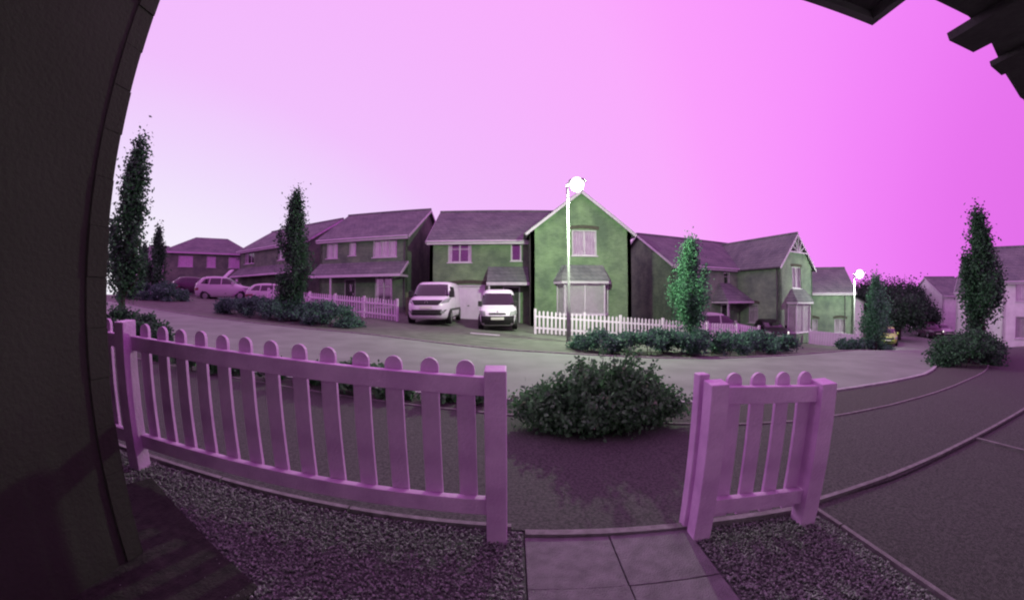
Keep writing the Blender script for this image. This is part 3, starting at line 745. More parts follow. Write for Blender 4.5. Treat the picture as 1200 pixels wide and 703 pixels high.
# --- white houses on the right
def row_house(label, az, D, rz, L_, dp, ze, zr, z, wins, m=None, hipped_=False, gable_front=False, og=.15):
    a = R(az); h = thing('white_house', label, 'house', (D * math.sin(a), D * math.cos(a), z), rz, 'white houses down the hill')
    m = m or M['render']
    wallpiece(h, (0, 0), (1, 0), cx_rect(L_, ze), [w_[:4] for w_ in wins], m)
    for w_ in wins: window(h, (0, 0), (1, 0), w_[:4], w_[4], False, w_[5])
    for s, e_ in (((0, dp), (0, -1)), ((L_, 0), (0, 1))): wallpiece(h, s, e_, [(0, -.8), (dp, -.8), (dp, ze), (dp / 2, zr - .1), (0, ze)], [], m)
    wallpiece(h, (L_, dp), (-1, 0), cx_rect(L_, ze), [], m)
    roof_u(h, 0, L_, 0, dp, ze + .05, zr, og=og)
    return h
row_house('white rendered house with tall windows at the right edge behind the dark tree', 68.2, 39, R(-52), 12, 8, 4.85, 7.6, -2.1,
          [(.9, 3.2, 2.4, 4.5, 2, 'net'), (.9, .5, 2.4, 2.1, 2, 'net'), (6.0, 3.2, 7.6, 4.5, 2, 'net')])
row_house('white house half hidden left of the dark tree, beside two parked cars', 61.7, 60, R(-32), 4.2, 9, 4.6, 7.0, -2.75, [(1.8, .9, 2.6, 3.0, 1, 'dark')])
row_house('white house with steep dark roof just left of the dark columnar tree', 63.2, 50, R(-75), 9, 9, 4.9, 8.6, -2.75, [(1.6, 3.2, 2.8, 4.4, 1, 'dark')])

# ------------------------------------------------------------------ fences and walls across the road
far_pick = MB()
for pts in ([(-.04, 0), (.04, 0), (.04, .90), (0, .955), (-.04, .90)],):
    far_pick.hexa([(x, .018, z) for x, z in pts][::-1], [(x, 0, z) for x, z in pts][::-1])
far_me = far_pick.me('picket', M['paint_far'])
post_me = MB().box(-.05, -.03, -.2, .05, .07, 1.02).me('post', M['paint_far'])
def far_fence(label, pl, step=.165, zoff=0, hs=1.0):
    h = thing('picket_fence', label, 'fence', group='picket fences across the road')
    for (a, b) in zip(pl, pl[1:]):
        d = Vector((b[0] - a[0], b[1] - a[1], 0)); ln = d.length; d.normalize(); rz = math.atan2(d.y, d.x)
        n = int(ln / step)
        for k in range(n + 1):
            x = a[0] + d.x * ln * k / n; y = a[1] + d.y * ln * k / n; z = tz(x, y) + zoff
            if k % 12 == 0 or k == n: link('post', post_me, h, (x, y, z), (0, 0, rz))
            else: link('picket', far_me, h, (x, y, z + rnd.uniform(-.008, .008)), (0, 0, rz))
        q = 4
        for zz in (.22, .70):
            m_ = MB()
            for k in range(q):
                xa, ya = a[0] + d.x * ln * k / q, a[1] + d.y * ln * k / q; xb, yb = a[0] + d.x * ln * (k + 1) / q, a[1] + d.y * ln * (k + 1) / q
                m_.beam((xa - d.y * -.045, ya + d.x * .045, tz(xa, ya) + zz + zoff), (xb - d.y * -.045, yb + d.x * .045, tz(xb, yb) + zz + zoff), .04, .08)
            m_.build('rail', M['paint_far'], h)
    return h
far_fence('white picket fence in front of the lean-to house, left of the vans', [(-5.25, 16.2), (-12.4, 18.6), (-14.9, 19.6)])
far_fence('white picket fence below the bay window, behind the long low hedge', [(.98, 15.2), (4.6, 15.0), (9.0, 15.4), (12.6, 16.2)])
def panel_wall(label, name, p0, p1, h, m, nb, th=.06, cat='fence', zoff=0):
    t = thing(name, label, cat)
    a, b = Vector((*p0, 0)), Vector((*p1, 0))
    for k in range(nb):
        q0 = a.lerp(b, (k + .03) / nb); q1 = a.lerp(b, (k + .97) / nb)
        za = tz(q0.x, q0.y) + zoff; zb_ = tz(q1.x, q1.y) + zoff
        MB().beam((q0.x, q0.y, za + h / 2 - .1), (q1.x, q1.y, zb_ + h / 2 - .1), th, h + .1).build('board', m, t)
    for k in range(2):
        q0 = a.lerp(b, k); MB().box(q0.x - .07, q0.y - .07, tz(q0.x, q0.y) - .2, q0.x + .07, q0.y + .07, tz(q0.x, q0.y) + h + .08 + zoff).build('post', m, t)
    return t
panel_wall('white solid board fence between the truss gable house and second lamp', 'board_fence', (21.9, 21.9), (24.2, 19.4), 1.05, M['door_white'], 18, zoff=-.05)
panel_wall('small white board gate panel near the distant hipped house', 'board_gate', (-27.5, 27.2), (-25.6, 28.6), 1.5, M['paint_far'], 8)
panel_wall('low green wooden fence between the lean-to house and the large van', 'board_fence', (-6.2, 21.0), (-4.9, 20.9), 1.25, mat('green_boards', (.10, .15, .07), (.13, .18, .09), 4, .9), 9)

# ------------------------------------------------------------------ vehicles
class Body:
    def __init__(s, prof, n=5.5): s.p = prof; s.n = n
    def at(s, z):
        p = s.p
        if z <= p[0][0]: return p[0][1:]
        for a, b in zip(p, p[1:]):
            if z <= b[0]:
                t = (z - a[0]) / (b[0] - a[0]); return tuple(a[i] * (1 - t) + b[i] * t for i in (1, 2, 3))
        return p[-1][1:]
    def fx(s, y, z, rear=False):
        xf, xr, w_ = s.at(z); c = (xf + xr) / 2; a = (xr - xf) / 2
        q = (max(0, 1 - min(.999, abs(y / w_)) ** s.n)) ** (1 / s.n)
        return c + (a if rear else -a) * q
    def sy(s, x, z):
        xf, xr, w_ = s.at(z); c = (xf + xr) / 2; a = (xr - xf) / 2
        return w_ * (max(0, 1 - min(.999, abs((x - c) / a)) ** s.n)) ** (1 / s.n)
    def mesh(s, m, parent, mseg=44):
        mb_ = MB(); rows = []
        for i, (z, xf, xr, w_) in enumerate(s.p):
            c = (xf + xr) / 2; a = (xr - xf) / 2; n0 = len(mb_.v)
            for k in range(mseg):
                t = 2 * math.pi * (k + .5) / mseg; cc, sn = math.cos(t), math.sin(t)
                # even spacing on the superellipse
                r_ = (abs(cc) ** s.n + abs(sn) ** s.n) ** (-1 / s.n)
                mb_.v.append((c + a * cc * r_, w_ * sn * r_, z))
            rows.append(n0)
        for i in range(len(rows) - 1):
            for k in range(mseg):
                j = (k + 1) % mseg; mb_.f.append((rows[i] + k, rows[i] + j, rows[i + 1] + j, rows[i + 1] + k))
        mb_.f.append(tuple(rows[-1] + k for k in range(mseg))); mb_.f.append(tuple(rows[0] + k for k in reversed(range(mseg))))
        return mb_.build('body', m, parent, smooth=True)
    def patch(s, kind, q, off, name, m, parent, n=8):
        """q: four corners (bl,br,tr,tl) in (y,z) for front/rear or (x,z) for side"""
        mb_ = MB()
        for th in (off, off - .012 if off > .012 else -.004):
            for i in range(n + 1):
                for k in range(n + 1):
                    u, v = k / n, i / n
                    a = [(q[0][c] * (1 - u) + q[1][c] * u) * (1 - v) + (q[3][c] * (1 - u) + q[2][c] * u) * v for c in (0, 1)]
                    if kind == 'front': p = (s.fx(a[0], a[1]) - th, a[0], a[1] + th * .5)
                    elif kind == 'rear': p = (s.fx(a[0], a[1], True) + th, a[0], a[1])
                    elif kind == 'left': p = (a[0], -s.sy(a[0], a[1]) - th, a[1])
                    else: p = (a[0], s.sy(a[0], a[1]) + th, a[1])
                    mb_.v.append(p)
        W = n + 1; K = W * W
        for i in range(n):
            for k in range(n):
                f = (i * W + k, i * W + k + 1, (i + 1) * W + k + 1, (i + 1) * W + k)
                mb_.f.append(f); mb_.f.append(tuple(K + j for j in reversed(f)))
        for i in range(n):
            for e_ in ((i, i + 1), (n * W + i + 1, n * W + i), ((i + 1) * W, i * W), (i * W + n, (i + 1) * W + n)):
                mb_.f.append((e_[0], e_[0] + K, e_[1] + K, e_[1]))
        return mb_.build(name, m, parent, smooth=False)

def wheels(h, b, xs_, r_, wz=None, rimm='rim'):
    for x in xs_:
        for sg in (-1, 1):
            y = sg * (b.sy(x, .45) + .012)
            ar = MB(); k_ = 14
            ring = [(x + math.cos(t) * (r_ + .07), y - sg * .004, r_ + math.sin(t) * (r_ + .07)) for t in [math.pi * i / k_ * 1.16 - .08 * math.pi for i in range(k_ + 1)]]
            ring2 = [(p[0], y - sg * .12, p[2]) for p in ring]
            ar.hexa(ring2, ring); ar.build('wheel_arch', M['black'], h)
            t = MB(); t.tube([(x, y - sg * .20, r_), (x, y + sg * .006, r_), (x, y + sg * .016, r_)], [r_, r_, r_ - .03], 22)
            to = t.build('wheel', M['tyre'], h)
            rm = MB(); rm.tube([(x, y + sg * .01, r_), (x, y + sg * .024, r_)], [r_ * .62, r_ * .55], 16); rm.build('rim', M[rimm], to)

def mirror(h, b, x, z, m, s=1.0):
    for sg in (-1, 1):
        y = sg * (b.sy(x, z) + .10)
        MB().box(x - .07, y - .09 * s, z - .02, x + .06, y + .09 * s, z + .22 * s).build('wing_mirror', m, h, bevel=.03)

def vehicle(name, label, cat, loc, rz, group=None):
    return thing(name, label, cat, loc, rz, group)

# large van (front is -x in its own frame; rz turns it)
def face_rot(deg): return R(90 + deg)   # 0 = front towards -Y
TP = [(.24, .14, 4.94, .88), (.34, .04, 4.98, .945), (.5, 0, 5.0, .965), (.72, .01, 5.0, .975), (.92, .05, 5.0, .975), (1.04, .14, 5.0, .97), (1.11, .30, 5.0, .965), (1.17, .55, 5.0, .955), (1.22, .80, 5.0, .95), (1.32, .92, 5.0, .94), (1.5, 1.12, 4.99, .915), (1.68, 1.33, 4.97, .885), (1.80, 1.50, 4.95, .85), (1.88, 1.70, 4.92, .80), (1.93, 1.95, 4.88, .74), (1.955, 2.3, 4.8, .62)]
v1 = vehicle('panel_van', 'large white van with a black grille and sloping windscreen on the driveway', 'van', (-3.66, 15.2, tz(-3.4, 16.5)), face_rot(1), 'white vans on the middle driveway')
b = Body(TP, 5); b.mesh(M['van_white'], v1)
b.patch('front', [(-.80, 1.25), (.80, 1.25), (.70, 1.80), (-.70, 1.80)], .010, 'windscreen', M['car_glass'], v1, 10)
b.patch('front', [(-.52, .86), (.52, .86), (.70, 1.075), (-.70, 1.075)], .012, 'grille', M['black'], v1)
b.patch('front', [(-.62, .42), (.62, .42), (.86, .66), (-.86, .66)], .012, 'bumper_intake', M['black'], v1)
for sg in (-1, 1):
    q = [(sg * .62, .92), (sg * .90, .98), (sg * .925, 1.17), (sg * .74, 1.10)]
    if sg < 0: q = [q[1], q[0], q[3], q[2]]
    b.patch('front', q, .016, 'headlight', M['lens'], v1)
    b.patch('front', [(sg * .70 - .07, .50), (sg * .70 + .07, .50), (sg * .70 + .07, .61), (sg * .70 - .07, .61)], .02, 'fog_light', M['lens'], v1)
    sd = 'right' if sg > 0 else 'left'
    b.patch(sd, [(1.28, 1.22), (2.15, 1.22), (2.15, 1.70), (1.62, 1.70)], .008, 'side_window', M['car_glass'], v1)
    b.patch(sd, [(.95, .62), (4.8, .62), (4.8, .70), (.95, .70)], .02, 'rubbing_strip', M['black'], v1)
    b.patch(sd, [(2.21, .45), (2.225, .45), (2.225, 1.75), (2.21, 1.75)], .004, 'door_seam', M['black'], v1, 4)
b.patch('front', [(-.26, .70), (.26, .70), (.26, .81), (-.26, .81)], .024, 'number_plate', M['plate'], v1)
dm = MB(); xx = b.fx(0, .98) - .035
for (y0, z0), (y1, z1) in zip([(0, 1.08), (.075, .975), (0, .87), (-.075, .975)], [(.075, .975), (0, .87), (-.075, .975), (0, 1.08)]): dm.beam((xx, y0, z0), (xx, y1, z1), .03, .03)
dm.build('diamond_emblem', M['chrome'], v1)
b.patch('rear', [(-.8, .9), (.8, .9), (.75, 1.7), (-.75, 1.7)], .006, 'rear_door', M['van_white'], v1)
wheels(v1, b, (.92, 4.0), .33); mirror(v1, b, 1.12, 1.22, M['black'], 1.25)

KP = [(.20, .20, 3.9, .74), (.30, .06, 3.97, .80), (.45, 0, 4.0, .83), (.60, .01, 4.0, .835), (.74, .06, 4.0, .835), (.84, .14, 4.0, .83), (.91, .32, 4.0, .825), (.97, .58, 4.0, .82), (1.01, .80, 4.0, .815), (1.08, .90, 4.0, .81), (1.3, 1.08, 3.99, .775), (1.5, 1.25, 3.97, .735), (1.64, 1.42, 3.94, .69), (1.72, 1.62, 3.9, .63), (1.765, 1.95, 3.8, .52)]
v2 = vehicle('small_van', 'small white van with black bumper in front of the porch', 'van', (-.60, 14.95, tz(-.5, 16)), face_rot(1), 'white vans on the middle driveway')
b = Body(KP, 4.6); b.mesh(M['van_white'], v2)
b.patch('front', [(-.72, 1.05), (.72, 1.05), (.60, 1.57), (-.60, 1.57)], .010, 'windscreen', M['car_glass'], v2, 10)
b.patch('front', [(-.815, .24), (.815, .24), (.832, .60), (-.832, .60)], .022, 'bumper', M['black'], v2, 12)
b.patch('front', [(-.34, .665), (.34, .665), (.36, .735), (-.36, .735)], .012, 'grille', M['black'], v2)
b.patch('front', [(-.27, .44), (.27, .44), (.27, .55), (-.27, .55)], .034, 'number_plate', M['plate'], v2)
for sg in (-1, 1):
    q = [(sg * .50, .63), (sg * .80, .63), (sg * .80, .83), (sg * .52, .80)]
    if sg < 0: q = [q[1], q[0], q[3], q[2]]
    b.patch('front', q, .014, 'headlight', M['lens'], v2)
    sd = 'right' if sg > 0 else 'left'
    b.patch(sd, [(1.05, 1.03), (1.95, 1.03), (1.95, 1.50), (1.40, 1.50)], .008, 'side_window', M['car_glass'], v2)
    b.patch(sd, [(.75, .48), (3.9, .48), (3.9, .58), (.75, .58)], .02, 'rubbing_strip', M['black'], v2)
wheels(v2, b, (.72, 3.3), .30); mirror(v2, b, 1.02, 1.02, M['black'], .95)
dm = MB(); xx = b.fx(0, .79) - .02
for (y0, z0), (y1, z1) in zip([(0, .84), (.04, .785), (0, .73), (-.04, .785)], [(.04, .785), (0, .73), (-.04, .785), (0, .84)]): dm.beam((xx, y0, z0), (xx, y1, z1), .015, .015)
dm.build('diamond_emblem', M['chrome'], v2)

CP = [(.20, .20, 4.0, .74), (.30, .06, 4.12, .80), (.45, 0, 4.16, .84), (.60, .01, 4.18, .85), (.70, .06, 4.18, .85), (.78, .20, 4.17, .84), (.85, .60, 4.14, .83), (.90, .95, 4.12, .82), (.96, 1.08, 4.10, .80), (1.1, 1.32, 3.98, .74), (1.25, 1.60, 3.80, .68), (1.36, 1.9, 3.6, .62), (1.42, 2.2, 3.3, .52), (1.44, 2.5, 3.0, .4)]
SP = [(z * 1.16, a, b_ + .15, c * 1.05) for z, a, b_, c in CP]
def car(name, label, loc, rz, paint, prof=CP, group='cars parked on the street', lit=False, sc_=1.16):
    h = vehicle(name, label, 'car', loc, rz, group)
    s = prof[-1][0] / 1.44
    b = Body(prof, 4.2); b.mesh(M[paint], h)
    Z = lambda z: z * s
    b.patch('front', [(-.70, Z(.98)), (.70, Z(.98)), (.56, Z(1.33)), (-.56, Z(1.33))], .010, 'windscreen', M['car_glass'], h)
    b.patch('rear', [(-.66, Z(.98)), (.66, Z(.98)), (.54, Z(1.30)), (-.54, Z(1.30))], .010, 'rear_window', M['car_glass'], h)
    b.patch('front', [(-.45, Z(.55)), (.45, Z(.55)), (.48, Z(.68)), (-.48, Z(.68))], .012, 'grille', M['black'], h, 5)
    b.patch('front', [(-.7, Z(.28)), (.7, Z(.28)), (.72, Z(.42)), (-.72, Z(.42))], .012, 'bumper_intake', M['black'], h, 5)
    b.patch('front', [(-.26, Z(.45)), (.26, Z(.45)), (.26, Z(.53)), (-.26, Z(.53))], .02, 'number_plate', M['plate'], h, 4)
    b.patch('rear', [(-.26, Z(.55)), (.26, Z(.55)), (.26, Z(.66)), (-.26, Z(.66))], .014, 'number_plate', M['plate'], h, 4)
    for sg in (-1, 1):
        for kd, m_, nm in (('front', 'lens_glow' if lit and sg < 0 else 'lens', 'headlight'), ('rear', 'tail', 'tail_light')):
            q = [(sg * .52, Z(.60)), (sg * .80, Z(.62)), (sg * .80, Z(.76)), (sg * .56, Z(.73))]
            if sg < 0: q = [q[1], q[0], q[3], q[2]]
            b.patch(kd, q, .014, nm, M[m_], h, 5)
        sd = 'right' if sg > 0 else 'left'
        b.patch(sd, [(1.28, Z(.95)), (2.15, Z(.95)), (2.15, Z(1.31)), (1.82, Z(1.31))], .010, 'side_window', M['car_glass'], h, 6)
        b.patch(sd, [(2.23, Z(.95)), (3.05, Z(.95)), (3.0, Z(1.31)), (2.23, Z(1.31))], .010, 'side_window', M['car_glass'], h, 6)
        b.patch(sd, [(3.13, Z(.97)), (3.72, Z(.99)), (3.42, Z(1.28)), (3.08, Z(1.31))], .010, 'side_window', M['car_glass'], h, 6)
    wheels(h, b, (.80, 3.35), .32); mirror(h, b, 1.35, Z(.92), M[paint], .8)
    return h
def P(az, D, dz=0):
    x, y = D * math.sin(R(az)), D * math.cos(R(az)); return (x, y, tz(x, y) + dz)
car('estate_car', 'pale tall estate car parked side-on above the left hedge', P(-39.3, 28.6, .02), R(180 + 24), 'car_lilac', SP)
car('hatchback', 'pale lilac hatchback with its bonnet just behind the left picket fence', P(-31.5, 26.0, .0), R(180 + 25.5), 'car_lilac', CP)
car('hatchback', 'dark plum car left of the pale estate car', P(-43.6, 34, .1), R(180 + 50), 'car_plum', CP)
sm = car('estate_car', 'distant dark car with raised white tailgate by the small gate panel', P(-49.6, 38, .1), R(60), 'car_black', CP)
MB().beam((4.0, 0, 1.4), (4.9, 0, 2.3), 1.2, .10).build('tailgate', M['van_white'], sm)
car('hatchback', 'silver car with dark windows half hidden by the right picket fence', P(36.8, 23.2, .12), R(166), 'car_silver', SP)
car('hatchback', 'black car parked beside the truss gable house with a painted glint on one headlight', P(40.9, 25.6, .0), R(68), 'car_black', CP, lit=True)
car('hatchback', 'lime yellow car partly hidden by the low shrubs under the small tree', P(55.3, 37, .0), R(38), 'car_yellow', CP)
car('hatchback', 'dark car with one lit headlight far down the right-hand street', P(61.3, 50, .0), R(55), 'car_plum', SP, lit=True)
car('hatchback', 'pale car behind the far dark car beside the white house', P(62.6, 52, .0), R(55), 'car_lilac', CP)
car('hatchback', 'dark car tucked behind the bollard next to the second street lamp', P(50.4, 40, .0), R(100), 'car_plum', CP)

# ------------------------------------------------------------------ street lamps
def street_lamp(label, x, y, H_, m, energy, col_, sc_=1.0, rz=0):
    z = tz(x, y)
    h = thing('street_lamp', label, 'street lamp', (x, y, z), rz, 'street lamps')
    MB().tube([(0, 0, -.1), (0, 0, 1.15), (0, 0, 1.2), (0, 0, H_)], [.075, .075, .05, .036], 12).build('column', M['metal'], h, smooth=True)
    MB().box(-.035, -.079, .45, .035, -.070, 1.0).build('access_door', M['metal'], h)
    MB().tube([(0, 0, H_), (0, 0, H_ + .09), (.06, 0, H_ + .13), (.20 * sc_, 0, H_ + .15)], [.04, .038, .035, .033], 8).build('bracket', M['metal'], h, smooth=True)
    hd_ = MB(); c = .27 * sc_
    for k in range(5):
        pass
    hd_.hexa([(c - .22 * sc_, -.12 * sc_, H_ + .16), (c + .28 * sc_, -.12 * sc_, H_ + .16), (c + .28 * sc_, .12 * sc_, H_ + .16), (c - .22 * sc_, .12 * sc_, H_ + .16)], [(c - .16 * sc_, -.07 * sc_, H_ + .26), (c + .2 * sc_, -.07 * sc_, H_ + .26), (c + .2 * sc_, .07 * sc_, H_ + .26), (c - .16 * sc_, .07 * sc_, H_ + .26)])
    lo_ = hd_.build('lantern', M['metal'], h, bevel=.02)
    g = MB(); rows = 10; seg = 18; rb = .205 * sc_  # globe made big and round to imitate the glare around the lamp
    for i in range(rows + 1):
        t = math.pi * i / rows
        for k in range(seg):
            a = 2 * math.pi * k / seg; g.v.append((c + .02 + rb * math.sin(t) * math.cos(a), rb * math.sin(t) * math.sin(a), H_ + .06 + rb * math.cos(t)))
    for i in range(rows):
        for k in range(seg):
            j = (k + 1) % seg; g.f.append((i * seg + k, i * seg + j, (i + 1) * seg + j, (i + 1) * seg + k))
    g.build('glare_bowl', m, lo_, smooth=True)
    ld = bpy.data.lights.new('lamp_light', 'POINT'); ld.energy = energy; ld.color = col_; ld.shadow_soft_size = .12
    lo = bpy.data.objects.new('lamp_light', ld); col.objects.link(lo); lo.parent = h; lo.location = (c, 0, H_ - .36 * sc_)
    return h
street_lamp('tall lit street lamp in front of the gabled house, brightest light in view', 1.98, 12.6, 5.48, M['lamp'], 2500, (.70, 1, .62), 1.25, R(-20))
street_lamp('lit street lamp beside the white board fence on the right', 25.2, 20.5, 5.3, M['lamp'], 1250, (.72, 1, .70), 1.5, R(-50))
street_lamp('tiny lit street lamp far off behind the small green tree', 65.5, 50, 5.3, M['lamp_far'], 300, (.80, 1, .85), 2.0, R(-40))

# ------------------------------------------------------------------ vegetation
def leaves(name, pts, size, m, parent=None, seed=0, elong=1.6):
    rg = np.random.default_rng(seed); n = len(pts); pts = np.asarray(pts)
    s = rg.uniform(.6, 1.35, n) * size
    a = rg.normal(size=(n, 3)); a /= np.linalg.norm(a, axis=1)[:, None]
    b_ = rg.normal(size=(n, 3)); b_ -= (a * b_).sum(1)[:, None] * a; b_ /= np.linalg.norm(b_, axis=1)[:, None]
    a *= (s * elong / 2)[:, None]; b_ *= (s / 2)[:, None]
    V = np.stack([pts - a, pts + b_ - a * .15, pts + a, pts - b_ - a * .15], 1).reshape(-1, 3)
    F = np.arange(4 * n).reshape(n, 4)
    return npmesh(name, V, F, m, parent)

def columnar(label, x, y, H_, wmax, m, seed, trunk=.5, leaf=.085, n=7000, group='columnar street trees', top=None, low=.36, lean=0):
    rg = np.random.default_rng(seed); z0 = tz(x, y)
    h = thing('columnar_tree', label, 'tree', (x, y, z0), 0, group)
    r0 = .022 * H_
    MB().tube([(0, 0, -.1), (0, 0, trunk), (lean * .3, 0, H_ * .5), (lean * .8, 0, H_ * .95)], [r0, r0 * .8, r0 * .5, .012], 9).build('trunk', M['bark'], h, smooth=True)
    lb = MB(); pts = []
    def env(t):   # 0 at crown base, 1 at top
        return wmax / 2 * (min(1, (t / low)) ** .55 if t < low else max(.03, (1 - (t - low) / (1 - low))) ** 1.05)
    nb = int(26 + H_ * 5); ends = []
    for i in range(nb):
        t0 = rg.uniform(0, .88); a = rg.uniform(0, 2 * math.pi); r_ = env(min(1, t0 + .12)) * rg.uniform(.40, 1.28)
        zb_ = trunk * .9 + (H_ - trunk) * t0 * .85; ze2 = trunk + (H_ - trunk) * min(1.0, t0 + .13 + rg.uniform(0, .1))
        cx = lean * zb_ / H_
        p0 = (cx, 0, zb_); p1 = (cx + math.cos(a) * r_ * .75, math.sin(a) * r_ * .75, (zb_ + ze2) / 2); p2 = (lean * ze2 / H_ + math.cos(a) * r_, math.sin(a) * r_, ze2)
        lb.tube([p0, p1, p2], [r0 * .28, r0 * .16, .006], 5)
        ends.append((p0, p1, p2))
    tag(lb.build('limbs', M['bark'], h), kind='stuff')
    per = max(1, n // (nb * 5))
    per0 = per
    for p0, p1, p2 in ends:
        per = max(4, int(per0 * rg.uniform(.25, 1.75)))
        p0, p1, p2 = map(np.array, (p0, p1, p2))
        for t in (.30, .5, .7, .88, 1.04):
            c = (1 - t) ** 2 * p0 + 2 * t * (1 - t) * p1 + t * t * p2
            s = (.040 + .040 * wmax) * rg.uniform(.6, 1.5)
            pts.append(c + rg.normal(size=(per, 3)) * (s, s, s * 2.2))
    for k in range(3):
        pts.append(np.array((lean * rg.uniform(.85, 1.0) + rg.uniform(-.05, .05), 0, H_ * rg.uniform(.88, .99))) + rg.normal(size=(per, 3)) * (.035, .035, .16))
    leaves('crown', np.concatenate(pts), leaf, m, h, seed)
    return h
def pol(az, D): return D * math.sin(R(az)), D * math.cos(R(az))
columnar('tall ragged columnar tree beside the dark porch pier at far left', *pol(-56.9, 12.2), 4.75, 1.40, M['leaf'], 11, .70, .060, 12500, low=.26, lean=.25)
columnar('dark slim columnar tree rising from the left hedge', *pol(-33.8, 15.6), 4.85, 1.70, M['leaf'], 12, .45, .058, 20000, low=.30)
columnar('bright green columnar tree rising from the right hedge', *pol(27.8, 14.6), 3.72, 1.50, M['leaf_lit'], 13, .42, .055, 20000, low=.38)
columnar('narrow green tree by the second street lamp and yellow car', *pol(53.8, 27.5), 4.25, 1.85, M['leaf_lit'], 14, .25, .085, 13000, low=.34)
columnar('big dark columnar tree near the right edge in front of white houses', *pol(66.2, 17.0), 4.35, 1.62, M['leaf'], 15, .40, .062, 20000, low=.36, lean=-.12)
columnar('small distant columnar tree left of the pale house', *pol(-52.6, 27), 3.9, 1.35, M['leaf'], 16, .3, .09, 6500)
columnar('smallest distant columnar tree, left of its taller neighbour', *pol(-54.3, 30), 3.3, 1.2, M['leaf'], 17, .3, .09, 5000)

def hedge(label, name, pl, wid, hgt, n, m, leaf, seed, group=None, zb_=0, cat='hedge', vary=.14):
    rg = np.random.default_rng(seed)
    h = thing(name, label, cat, (0, 0, 0), 0, group)
    P_ = [np.array(p, float) for p in pl]; seg = [np.linalg.norm(b - a) for a, b in zip(P_, P_[1:])]; tot = sum(seg)
    pts = []; nc = int(tot * 9 * max(1, wid)); st = MB()
    for i in range(nc):
        s = rg.uniform(0, tot); k = 0
        while k < len(seg) - 1 and s > seg[k]: s -= seg[k]; k += 1
        d = (P_[k + 1] - P_[k]) / seg[k]; q = P_[k] + d * s; nn_ = np.array((-d[1], d[0]))
        S_ = sum(seg[:k]) + s; endf = min(1, .35 + min(S_, tot - S_) / .9)
        o_ = rg.uniform(-1, 1); hh = hgt * (1 - .45 * o_ * o_) * endf * (1 + vary * math.sin(S_ * 1.7 + seed) * .5 + rg.uniform(-vary, vary) * .6)
        c = q + nn_ * o_ * wid / 2 * endf
        z = tz(c[0], c[1]); t = rg.uniform(.03, 1) ** .65
        per = max(1, n // nc)
        pts.append(np.array((c[0], c[1], z + hh * t)) + rg.normal(size=(per, 3)) * (.13, .13, .10) * min(1, hgt * 1.4))
        if i % 3 == 0:
            a = rg.uniform(-.15, .15, 2); st.tube([(c[0] - a[0], c[1] - a[1], z - .03), (c[0], c[1], z + hh * t)], [.010, .004], 4)
    V = np.concatenate(pts)
    V[:, 2] = np.maximum(V[:, 2], np.array([tz(a, b_) for a, b_ in V[:, :2]]) + .02)
    tag(st.build('stems', M['bark'], h), kind='stuff'); leaves('foliage', V, leaf, m, h, seed); return h
hedge('long low dark hedge bed under the slim tree, left of the driveway', 'hedge', [(-12.6, 13.3), (-9, 12.9), (-5.6, 12.2)], 1.6, .72, 30000, M['leaf_hedge'], .052, 21, 'hedges across the road')
hedge('long low hedge bed under the bright green tree, right of the driveway', 'hedge', [(1.7, 9.9), (4.3, 9.3), (7.0, 9.7), (9.3, 10.5)], 1.7, .54, 34000, M['leaf_hedge'], .050, 22, 'hedges across the road')
hedge('low shrubs round the foot of the narrow green tree and lamp', 'shrub', [(19.5, 17.0), (23.4, 16.2)], 1.6, .65, 8000, M['leaf_hedge'], .08, 23, cat='shrub')
hedge('dark spreading shrub at the foot of the big right-hand tree', 'shrub', [(10.2, 5.3), (12.6, 5.9), (15.4, 7.0)], 1.5, .68, 24000, M['leaf'], .048, 24, cat='shrub')
hedge('hedge below the small distant trees on the far left verge', 'hedge', [(-22.5, 14.8), (-18.5, 16.2)], 1.8, 1.0, 9000, M['leaf_hedge'], .09, 25)
hedge('low planting along the verge seen through the long picket fence', 'hedge', [(-5.6, 4.22), (-2.5, 4.18), (-.3, 4.10)], .45, .30, 9000, M['leaf_bush'], .045, 26, cat='planting')
hedge('dark low shrubs at the roadside behind the fence at far left', 'shrub', [(-9.8, 5.8), (-7.2, 5.6)], .9, .50, 6000, M['leaf'], .05, 27, cat='shrub')

# big shrub opposite the path gap
rg = np.random.default_rng(31)
bs = thing('shrub', 'big loose shrub with pale leaf tips opposite the garden path gap', 'shrub', (.86, 3.42, tz(.9, 3.4)))
st = MB(); pts = []; tips = []
for i in range(150):
    a = rg.uniform(0, 2 * math.pi); q = rg.uniform(0, 1) ** .5
    ex, ey = math.cos(a) * q * .90, math.sin(a) * q * .38
    hh = .50 * (1 - .62 * q * q) * rg.uniform(.75, 1.25)
    p0 = np.array((ex * .45, ey * .45, -.03)); p2 = np.array((ex, ey, hh)); p1 = (p0 + p2) / 2 + (0, 0, .10)
    st.tube([p0, p1, p2], [.007, .005, .002], 4)
    for t in np.linspace(.30, 1, 7):
        c = (1 - t) ** 2 * p0 + 2 * t * (1 - t) * p1 + t * t * p2; pts.append(c + rg.normal(size=(26, 3)) * (.06, .06, .05))
    if rg.uniform() < .30: tips.append(p2 + rg.normal(size=(5, 3)) * .03)
for x, y, z in ((.26, -.05, .78), (.38, .0, .74), (.02, 0, .80), (-.18, .1, .66), (.55, 0, .60), (.33, .1, .70)):
    p2 = np.array((x, y, z)); st.tube([(x * .6, y, .2), p2], [.006, .002], 4)
    for t in (.7, .8, .9, 1.0): pts.append(np.array((x * (.6 + .4 * t), y, .2 + (z - .2) * t)) + rg.normal(size=(9, 3)) * .03)
V = np.concatenate(pts); V[:, 2] = np.maximum(V[:, 2], .02)
